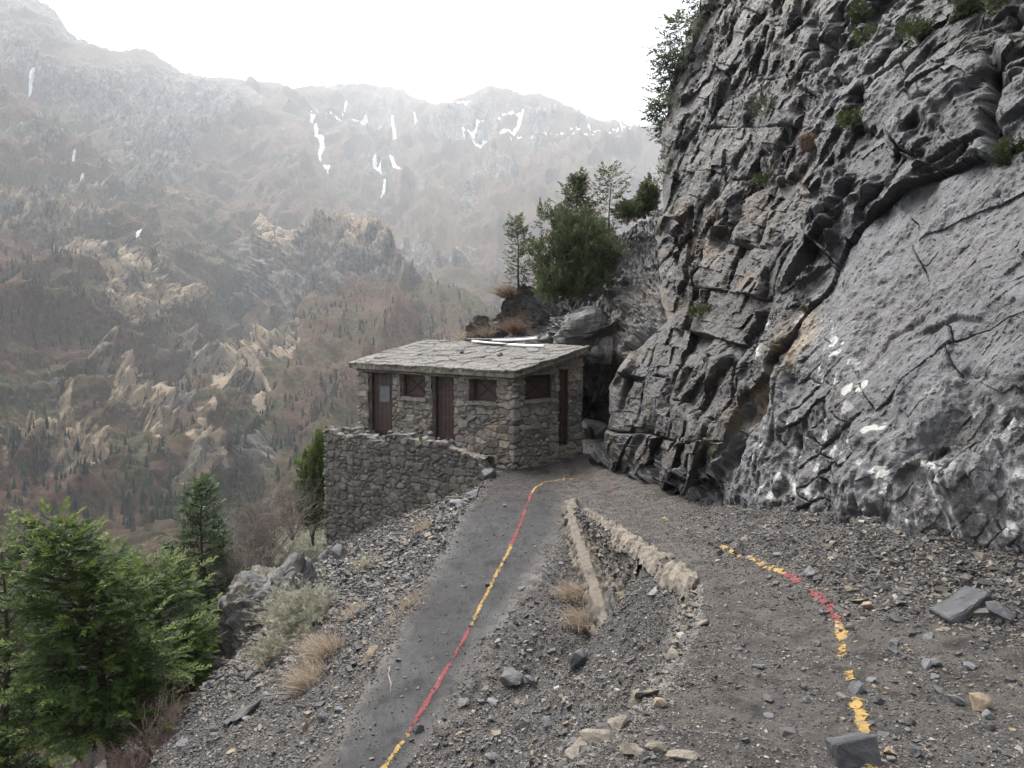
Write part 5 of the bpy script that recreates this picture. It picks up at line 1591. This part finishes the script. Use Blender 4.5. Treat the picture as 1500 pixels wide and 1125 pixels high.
# a dead stick on the asphalt
st = MB()
sp = [on_ground(a, b) + np.array([0, 0, .014]) for a, b in [(571, 978), (569, 990), (573, 1003), (572, 1018)]]
st.tube(sp, [.012, .013, .011, .006], 6)
tag(st.build("stick", M_TWIG, smooth=True), "bent dry stick lying on the left side of the lower path", "stick")

# ------------------------------------------------------------------ vegetation
def spray_template(pairs, ang, ln, wd, droop=.0, seed=0):
    """flat feathery twig along +x: needle blades on both sides. returns (m*3, 3) triangle soup"""
    r_ = np.random.default_rng(seed); T = []
    for i in range(pairs):
        x = (i + .5) / pairs
        for sgn in (-1, 1):
            a = ang * (1 - .45 * x) * sgn + r_.normal(0, .12)
            l = ln * (1 - .55 * x) * r_.uniform(.8, 1.15)
            d = np.array([math.cos(a), math.sin(a), r_.normal(0, .22)]); n = np.array([-d[1], d[0], r_.normal(0, .3)])
            b = np.array([x, 0, -droop * x * x])
            T += [b - n * wd * .5, b + n * wd * .5 + d * l * .35, b + d * l]
    b = np.array([.75, 0, -droop * .5]); T += [b + [0, -wd * .5, 0], b + [0, wd * .5, 0], b + [.32, 0, -droop * .5]]
    return np.array(T)
SPR = [spray_template(7, 1.0, .44, .125, .10, 601 + k) for k in range(4)]
SPR_LO = [spray_template(4, .95, .50, .17, .08, 611 + k) for k in range(4)]
TUFT = []
for k in range(4):
    r_ = np.random.default_rng(621 + k); T = []
    for i in range(16):
        d = r_.normal(0, 1, 3); d[0] = abs(d[0]) + .5; d /= np.linalg.norm(d); n = np.cross(d, r_.normal(0, 1, 3)); n /= np.linalg.norm(n)
        b = np.array([r_.uniform(0, .5), 0, 0])
        T += [b - n * .03, b + n * .03, b + d * r_.uniform(.4, .75)]
    TUFT.append(np.array(T))

def sprays(pos, dirs, ups, size, tmpl, rg, val):
    """many sprays in one vertex block"""
    pos, dirs, ups = (np.asarray(q, float) for q in (pos, dirs, ups))
    d = dirs / np.linalg.norm(dirs, axis=1, keepdims=True)
    s = np.cross(ups, d); s /= np.maximum(np.linalg.norm(s, axis=1, keepdims=True), 1e-6)
    u = np.cross(d, s)
    V, A = [], []
    w = rg.integers(len(tmpl), size=len(pos))
    for k, t in enumerate(tmpl):
        m = w == k
        if not m.any(): continue
        q = pos[m][:, None] + size[m][:, None, None] * (t[None, :, :1] * d[m][:, None] + t[None, :, 1:2] * s[m][:, None] + t[None, :, 2:3] * u[m][:, None])
        V.append(q.reshape(-1, 3)); A.append(np.repeat(val[m], len(t)))
    return np.concatenate(V), np.concatenate(A)

def soup(name, V, A, mat, parent, loc):
    o = link(name, raw_mesh(name, V, np.arange(len(V)).reshape(-1, 3), {"rnd": A}), mat, parent)
    return o

def conifer(base, H, Rad, label, seed, mat, n_br=80, crown0=.12, power=.8, spray=.30, step=.16, tmpl=SPR, droop=.25, rise=.15, lean=(0, 0), trunk_r=None, group=None, name="fir_tree", ragged=.35, cat="tree", topflat=0.0, tip=.06, lone=None):
    rg = np.random.default_rng(seed)
    base = np.array(base, float)
    e = empty(name, base, label, cat, group)
    tr = trunk_r or H * .018
    t = np.linspace(0, 1, 12)
    bend = np.stack([lean[0] * t ** 1.5 + .02 * H * np.sin(t * 5 + seed), lean[1] * t ** 1.5 + .015 * H * np.sin(t * 4 + seed * 2), H * t], -1)
    wood = MB(); wood.tube(bend, tr * (1 - t * .93) * (1 + .35 * np.exp(-t * 14)), 8)
    def axis(h): return np.array([np.interp(h, t, bend[:, k]) for k in range(3)])
    P, D, U_, S, A = [], [], [], [], []
    for i in range(n_br):
        h = crown0 + (1 - crown0) * ((i + rg.random()) / n_br) ** .92
        f = (h - crown0) / (1 - crown0)
        prof = (1 - f) ** power * (1 - topflat) + topflat * math.sqrt(max(0, 1 - f * f))
        prof *= .55 + .45 * min(1, f / .12) if f < .12 else 1
        L = Rad * max(prof, tip) * (1 - ragged + 2 * ragged * rg.random() ** 1.2 * .75)
        az = i * 2.399 + rg.normal(0, .35)
        hz = np.array([math.cos(az), math.sin(az), 0])
        n = 7
        q = np.linspace(0, 1, n)
        up = rise * (.6 + 1.6 * f) - droop * (1 - f) * .6
        pts = axis(h)[None] + hz[None] * (L * q)[:, None] + np.array([0, 0, 1.0]) * (L * (up * q - droop * .55 * q ** 2 + .18 * q ** 4))[:, None]
        pts[1:] += rg.normal(0, .02 * L, (n - 1, 3))
        wood.tube(pts, np.linspace(max(tr * .22 * (1 - .6 * f), .006), .003, n), 4, cap=False)
        Tn = np.gradient(pts, axis=0); Tn /= np.linalg.norm(Tn, axis=1, keepdims=True)
        m = max(int(L / step), 2)
        for j in range(m):
            x = .16 + .84 * (j + rg.random() * .8) / m
            p0 = np.array([np.interp(x, q, pts[:, k]) for k in range(3)]); tg = np.array([np.interp(x, q, Tn[:, k]) for k in range(3)])
            side = np.cross(tg, [0, 0, 1.0]); side /= np.linalg.norm(side) + 1e-9
            for sgn in (-1, 1):
                l2 = (.45 * L * (1 - x) + spray * .5) * rg.uniform(.6, 1.1)
                d2 = tg * .75 + side * sgn * .8 + np.array([0, 0, rg.normal(-.05, .16)]); d2 /= np.linalg.norm(d2)
                c = max(int(l2 / (spray * .55)), 1)
                for w in range(c):
                    y = w / c * l2
                    P.append(p0 + d2 * y + rg.normal(0, .02 * spray, 3)); D.append(d2 * .8 + tg * .25 + rg.normal(0, .22, 3) + np.array([0, 0, -.12]))
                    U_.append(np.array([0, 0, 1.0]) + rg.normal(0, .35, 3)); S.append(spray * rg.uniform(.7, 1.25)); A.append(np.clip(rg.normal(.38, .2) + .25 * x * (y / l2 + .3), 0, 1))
        P.append(pts[-1]); D.append(Tn[-1]); U_.append([0, 0, 1.0]); S.append(spray * 1.1); A.append(.8)
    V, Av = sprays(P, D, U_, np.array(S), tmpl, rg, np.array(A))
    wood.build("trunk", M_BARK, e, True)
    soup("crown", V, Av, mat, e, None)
    return e

def bush(lobes, label, seed, mat, n, size, tmpl, up=.35, name="bush", cat="bush", group=None, wood=None, base=None, val=(.4, .2), shell=.35):
    """a bush of several lobes (centre, radii); leaf sprays spread through the volume, pointing out and up"""
    rg = np.random.default_rng(seed)
    ctr = np.array([l[0] for l in lobes]); rad = np.array([np.broadcast_to(l[1], 3) for l in lobes])
    b = np.array(base if base is not None else ctr.mean(0) - [0, 0, rad[:, 2].mean()], float)
    e = empty(name, b, label, cat, group)
    vol = rad.prod(1); w = rg.choice(len(lobes), n, p=vol / vol.sum())
    d = rg.normal(0, 1, (n, 3)); d /= np.linalg.norm(d, axis=1, keepdims=True)
    r_ = (shell + (1 - shell) * rg.random(n)) ** .6
    lump = 1 + .5 * fbm(d * 2.6 + w[:, None] * 7.3, seed, 3)
    P = ctr[w] + d * rad[w] * (r_ * lump)[:, None] - b
    keep = vnoise((P + b) / (rad.mean() * .42), seed + 5) > -.30
    P, d, r_, w = P[keep], d[keep], r_[keep], w[keep]
    D = d * .8 + np.array([0, 0, up * 2]) + rg.normal(0, .35, P.shape)
    U_ = rg.normal(0, 1, P.shape)
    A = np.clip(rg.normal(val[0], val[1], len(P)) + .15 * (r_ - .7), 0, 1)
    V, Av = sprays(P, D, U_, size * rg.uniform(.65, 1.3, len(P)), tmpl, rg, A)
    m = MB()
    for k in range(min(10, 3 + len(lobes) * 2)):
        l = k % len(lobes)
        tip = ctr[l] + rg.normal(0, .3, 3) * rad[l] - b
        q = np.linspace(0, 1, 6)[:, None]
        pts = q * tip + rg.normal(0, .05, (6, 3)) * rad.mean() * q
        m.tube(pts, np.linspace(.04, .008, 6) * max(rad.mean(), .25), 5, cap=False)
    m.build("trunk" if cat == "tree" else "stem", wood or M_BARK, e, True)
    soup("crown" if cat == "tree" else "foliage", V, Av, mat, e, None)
    return e

def lobe(px, py, d, wpx, hpx):
    c = at(px, py, d); s = d / FPX
    return (c, (wpx * s, wpx * s * .9, hpx * s))
def gpos(px, py, d): return at(px, py, d)
def tree_h(px, top, bot, d): return (at(px, top, d) - at(px, bot, d))[2]

# firs below the scree on the left
conifer(gpos(182, 1190, 13.0), tree_h(110, 768, 1190, 13.0), 1.45, "big bushy bright green fir filling the lower left", 701, M_FIR, 150, .27, .5, .32, .16, SPR, .30, .30, (-1.15, .1), .16, topflat=.6, ragged=.5, tip=.26)
conifer(gpos(15, 1210, 14.2), tree_h(15, 790, 1210, 14.2), 1.6, "bright green fir at the left edge behind the big bushy fir", 702, M_FIR, 110, .05, .55, .32, .17, SPR, .22, .3, (0, 0), .10, topflat=.55, ragged=.45, tip=.25)
conifer(gpos(245, 1150, 15.5), tree_h(235, 828, 1150, 15.5), 1.6, "broad fir growing between the big fir and the rock bluff", 703, M_FIR, 105, .40, .55, .30, .16, SPR, .2, .25, (-.2, 0), .09, topflat=.6, ragged=.45, tip=.22)
conifer(gpos(190, 1080, 19.0), tree_h(186, 800, 1080, 19.0), 1.3, "smaller fir showing its top behind the two bushy firs", 704, M_FIRD, 70, .1, .8, .32, .2, SPR_LO, .2, .2, (0, 0), .08)
conifer(gpos(310, 965, 19.5), tree_h(300, 704, 965, 19.5), 1.15, "slender pointed fir with a bare lower trunk beside the rock bluff", 705, M_FIRD, 95, .26, .75, .32, .15, SPR_LO, .15, .28, (-.15, 0), .08, ragged=.5)
_jt = [lobe(470, 662, 26.2, 9, 34), lobe(464, 700, 26.2, 15, 40), lobe(446, 712, 26.0, 12, 44), lobe(458, 745, 26.0, 20, 36)]
bush(_jt, "upright green juniper tree against the left corner of the terrace wall", 706, M_FIR, 2600, .26, SPR_LO, .8, "juniper_tree", "tree", base=at(458, 800, 26.2), val=(.58, .22), shell=.1)

def grid_pick(PX_, PY_, P, px, py):
    k = np.argmin((PX_ - px) ** 2 + (PY_ - py) ** 2)
    return P.reshape(-1, 3)[k]
oqx, oqy = project(OP); cqx, cqy = project(CP)
def out_at(px, py): return grid_pick(oqx.ravel(), oqy.ravel(), OP, px, py)
def cliff_at(px, py): return grid_pick(cqx.ravel(), cqy.ravel(), CP, px, py)
def depth_of(p): return p[1] * CF[1] + p[2] * CF[2]

# trees on the outcrop behind the hut
dJ = 27.6
bush([lobe(815, 395, dJ, 30, 42), lobe(845, 365, dJ, 34, 45), lobe(875, 385, dJ - .3, 32, 36), lobe(830, 340, dJ + .4, 20, 36), lobe(800, 325, dJ + .3, 14, 24), lobe(860, 350, dJ + .6, 26, 30), lobe(893, 372, dJ - .6, 20, 14), lobe(815, 420, dJ - .4, 26, 24), lobe(850, 415, dJ - .5, 30, 24), lobe(786, 375, dJ + .2, 12, 30), lobe(885, 355, dJ + .3, 14, 26)],
     "large dense dark green juniper growing on the outcrop behind the hut", 711, M_JUN, 6500, .30, SPR_LO, .45, "juniper_tree", "tree", base=out_at(835, 440), val=(.36, .22), shell=.1)
pb = at(846, 380, 31.5); conifer(pb, tree_h(846, 264, 380, 31.5), 1.15, "pointed grey green fir rising behind the juniper on the outcrop", 712, M_PINE, 95, .03, .7, .42, .17, SPR_LO, .1, .35, ragged=.35)
pb = at(895, 372, 31.8); conifer(pb, tree_h(895, 253, 372, 31.8), 1.05, "thin open pine with sparse flat branches on the outcrop skyline", 713, M_PINE, 32, .15, .25, .40, .2, SPR_LO, .0, .18, (-.1, 0), .05, ragged=.6, name="pine_tree", topflat=.6)
pb = at(762, 432, 30.5); conifer(pb, tree_h(756, 322, 432, 30.5), .55, "small ragged fir standing alone on the left end of the outcrop", 714, M_PINE, 56, .05, .5, .34, .18, SPR_LO, .1, .3, (-.25, 0), .05, ragged=.6, topflat=.3)
bush([lobe(944, 297, 33, 7, 20), lobe(952, 290, 33, 8, 22), lobe(934, 308, 33, 8, 10)], "dark juniper squeezed between the scree and the cliff on the skyline", 715, M_JUN, 900, .32, SPR_LO, .5, "juniper_tree", "tree", base=at(945, 322, 33), val=(.45, .2))
bush([lobe(920, 312, 32.5, 14, 12)], "low juniper bush at the top of the scree chute", 716, M_JUN, 600, .28, SPR_LO, .4, base=at(920, 326, 32.5), val=(.5, .2))
# along the cliff's left outline
for k, (px, top, bot, d, rad, lab) in enumerate([(1030, -40, 50, 32, 1.1, "dark fir high on the cliff edge at the top of the picture"), (1003, 30, 118, 31, 1.25, "fir leaning out from the cliff edge below the topmost one"), (985, 85, 150, 30.5, .85, "small fir on the cliff edge under two larger ones"), (978, 150, 205, 30, .6, "scrubby little fir hanging on the cliff face edge")]):
    conifer(at(px, bot, d), tree_h(px, top, bot, d), rad, lab, 720 + k, M_PINE, 40, .05, .45, .44, .2, SPR_LO, .25, .1, (-.35, 0), .05, ragged=.6, topflat=.4)
for k, (px, py, w, h, mat, lab) in enumerate([(984, 165, 11, 24, M_JUN, "dark scrub clinging to the cliff edge"), (980, 225, 10, 30, M_GREENB, "olive scrub on the cliff edge halfway up"), (962, 268, 12, 26, M_GREENB, "olive bush filling the foot of the cliff outline"),
        (1122, 165, 20, 14, M_GREENB, "olive bush on the jointed cliff face"), (1258, 30, 10, 14, M_GREENB, "small green bush high on the cliff by a crack"), (1266, 60, 12, 10, M_GREENB, "small green bush under another one high on the cliff"), (1340, 55, 16, 9, M_GREENB, "flat green bush on the upper ledges of the cliff"), (1470, 12, 30, 10, M_GREENB, "green scrub along the top right ledge"), (1420, 15, 18, 10, M_GREENB, "green scrub left of the top right ledge"),
        (1248, 183, 14, 6, M_GREENB, "little green cushion above the rounded rock"), (1484, 235, 16, 8, M_GREENB, "yellow green plants on the shelf at the right edge"), (1122, 268, 16, 6, M_GREENB, "green cushion on a ledge of the jointed face"), (1182, 214, 9, 9, M_ORANGE, "rusty orange dry bush on the cliff ledge"),
        (1030, 462, 20, 6, M_GREENB, "mossy green tuft at the top of the lower rock wall")]):
    p = cliff_at(px, py); d = depth_of(p); s = d / FPX
    bush([(p + np.array([-.05, -.12, h * s * .3]), (w * s, w * s * .8, h * s)), (p + np.array([.5 * w * s, -.1, 0]), (w * s * .6, w * s * .5, h * s * .6))], lab, 740 + k, mat, 240 if w > 15 else 150, max(.16, 5 * s), SPR_LO if mat is not M_ORANGE else TUFT, .3, base=p, val=(.5, .25))

# ------------------------------------------------------------------ twiggy shrubs, sage and dry grass
def twig_shrub(base, H, W, label, seed, mat, n=26, depth=3, thick=.018, group=None, lean=(0, 0), name="bare_shrub", tilt=0.9):
    rg = np.random.default_rng(seed); base = np.array(base, float)
    e = empty(name, base, label, "shrub", group); m = MB()
    def grow(p, d, L, r_, lev):
        k = 4; q = [p]; dd = d.copy()
        for i in range(k):
            dd = dd + rg.normal(0, .20, 3) + np.array([0, 0, .06]); dd /= np.linalg.norm(dd); q.append(q[-1] + dd * L / k)
        q = np.array(q); m.tube(q, np.linspace(r_, r_ * .45, k + 1), 4 if lev < 2 else 3, val=rg.random(), cap=False)
        if lev < depth:
            for c in range(rg.integers(3, 6)):
                i = rg.integers(1, k + 1); nd = dd + rg.normal(0, .62, 3); nd /= np.linalg.norm(nd)
                grow(q[i], nd, L * rg.uniform(.45, .72), r_ * .5, lev + 1)
    for i in range(n):
        a = rg.uniform(0, 6.28); t = rg.random() ** .7 * tilt
        d = np.array([math.cos(a) * math.sin(t) * W / H * 1.3 + lean[0], math.sin(a) * math.sin(t) * W / H * 1.3 + lean[1], math.cos(t)]); d /= np.linalg.norm(d)
        grow(np.array([rg.normal(0, .05), rg.normal(0, .05), -.05]) * W, d, H * rg.uniform(.45, .65), thick * rg.uniform(.6, 1), 0)
    m.build("branches", mat, e)
    return e

def blades(base, n, H, W, label, seed, mat, width=.006, lean=(0, 0), spread=.75, name="grass_tuft", cat="grass tuft", leaves=0, mat2=None, group=None, foot=.3, slope=None):
    """tuft of curved stems fanning from its foot; sage gets small leaves along the stems"""
    rg = np.random.default_rng(seed); base = np.array(base, float)
    e = empty(name, base, label, cat, group)
    a = rg.uniform(0, 2 * np.pi, n); t = rg.random(n) ** .6 * spread
    d = np.stack([np.cos(a) * np.sin(t) * W + lean[0], np.sin(a) * np.sin(t) * W + lean[1], np.cos(t)], -1)
    L = H * rg.uniform(.55, 1.1, n)
    f0 = rg.normal(0, foot * W * .35, (n, 3))
    if slope is not None: f0[:, 2] = f0[:, 0] * slope[0] + f0[:, 1] * slope[1]
    else: f0[:, 2] *= .2
    f0[:, 2] -= .03
    curl = rg.normal(0, .22, (n, 3)); curl[:, 2] = -np.abs(curl[:, 2]) - .05
    ks = 4; q = np.linspace(0, 1, ks + 1)
    pts = f0[:, None] + d[:, None] * (L[:, None] * q[None])[..., None] + curl[:, None] * (L[:, None] * q[None] ** 2.2)[..., None]
    side = np.cross(d, rg.normal(0, 1, (n, 3))); side /= np.linalg.norm(side, axis=1, keepdims=True)
    wd = width * (1 - q * .85)
    V = np.stack([pts - side[:, None] * wd[None, :, None], pts + side[:, None] * wd[None, :, None]], 2)
    V = V.reshape(-1, 3)
    st = np.arange(n)[:, None, None] * (ks + 1) * 2
    i = np.arange(ks)[None, :, None] * 2
    F = (st + i + np.array([0, 1, 3, 2])[None, None]).reshape(-1, 4)
    me = raw_mesh("stems", V, F, {"rnd": np.repeat(rg.uniform(0, 1, n), (ks + 1) * 2)})
    link("stems", me, mat, e)
    if leaves:
        m_ = n * leaves
        w = np.repeat(np.arange(n), leaves); x = rg.uniform(.45, 1.0, m_)
        p = np.stack([np.array([np.interp(xx, q, pts[k, :, c]) for c in range(3)]) for xx, k in zip(x, w)])
        D = d[w] * .9 + rg.normal(0, .6, (m_, 3))
        Vv, Av = sprays(p, D, rg.normal(0, 1, (m_, 3)), H * .13 * rg.uniform(.6, 1.3, m_), TUFT, rg, rg.uniform(.1, 1, m_))
        soup("leaves", Vv, Av, mat2 or M_SAGE, e, None)
    return e

def slope_at(g): return ((ground_z(g[0] + .2, g[1]) - ground_z(g[0] - .2, g[1])) / .4, (ground_z(g[0], g[1] + .2) - ground_z(g[0], g[1] - .2)) / .4)
def on_g(px, py):
    g = on_ground(px, py); return g, depth_of(g) / FPX, slope_at(g)
# sagebrush
for k, (px, py, hpx, n, lab) in enumerate([(430, 838, 75, 420, "pale grey green sagebrush at the rock edge below the terrace wall"), (462, 815, 52, 260, "smaller sagebrush nearest the terrace wall corner"), (452, 915, 72, 420, "grey sagebrush in the middle of the scree edge"), (405, 960, 46, 240, "low sagebrush on the bluff below the middle one"), (540, 828, 22, 120, "small green sage cushion on the scree below the terrace wall")]):
    g, s, sl = on_g(px, py)
    blades(g, n, hpx * s, 1.15, lab, 801 + k, M_STRAW, .007, (-.28, -.05), 1.0, "sagebrush", "sagebrush", 4, M_SAGE, foot=.32, slope=sl)
# straw coloured grass
for k, (px, py, hpx, n, lean, lab) in enumerate([(478, 960, 52, 700, (-.35, -.2), "long pale straw grass tuft on the left scree"), (455, 1000, 46, 560, (-.4, -.25), "straw grass trailing below the long tuft on the left scree"), (602, 885, 26, 200, (-.1, -.1), "little straw tuft beside the lower path"), (625, 775, 26, 240, (-.2, 0), "dry tuft under the terrace wall"), (520, 900, 26, 220, (-.3, 0), "thin dry grass on the scree between sage and path"), (585, 905, 18, 120, (-.2, 0), "wispy brown grass just left of the little straw tuft"),
        (843, 872, 36, 420, (-.35, -.2), "brown dry grass hanging at the foot of the broken wall"), (858, 915, 40, 460, (-.3, -.3), "lower of two dry grass tufts at the foot of the broken wall"), (560, 930, 14, 80, (-.2, 0), "short straw stubble on the path edge")]):
    g, s, sl = on_g(px, py)
    blades(g, n, hpx * s, 1.0, lab, 831 + k, M_STRAW if k != 9 else M_GREENB, .0045, lean, .85, slope=sl, foot=.3)
# dry orange brush behind the roof, grey brush on the outcrop
for k, (px, py, hpx, mat, lab) in enumerate([(756, 486, 40, M_ORANGE, "rusty orange brush behind the hut roof"), (716, 492, 34, M_STRAW, "pale dry brush left of the rusty brush behind the roof"), (690, 498, 24, M_STRAW, "pale brush at the left end of the rock behind the roof"), (745, 425, 36, M_ORANGE, "grey brown dead bush under the lone ragged fir")]):
    p = out_at(px, py); s = depth_of(p) / FPX
    blades(p, 420, hpx * s * .8, 1.2, lab, 851 + k, mat, .010, (-.1, -.15), 1.0, "dry_brush", "dry bush", foot=.35)
# bare shrubs
sx_ = [(392, 835, 23.0, 150, 70, 40, "grey brown bare shrub against the valley left of the terrace wall", M_TWIG), (345, 880, 20.5, 125, 75, 40, "bare shrub with grey twigs beside the slender fir", M_TWIG), (428, 790, 25.5, 115, 30, 14, "thin bare sapling by the upright juniper", M_TWIG),
       (240, 1122, 12.6, 105, 95, 44, "pinkish dead brush at the foot of the scree", M_TWIGR), (290, 1050, 15.6, 60, 60, 24, "dead brush tucked below the rock bluff", M_TWIGR), (190, 1165, 12.2, 90, 60, 26, "dead brush beside the trunk of the big fir", M_TWIGR)]
for k, (px, py, d, hpx, wpx, n, lab, mat) in enumerate(sx_):
    twig_shrub(at(px, py, d), hpx * d / FPX, wpx * d / FPX, lab, 871 + k, mat, n, 3, .022)
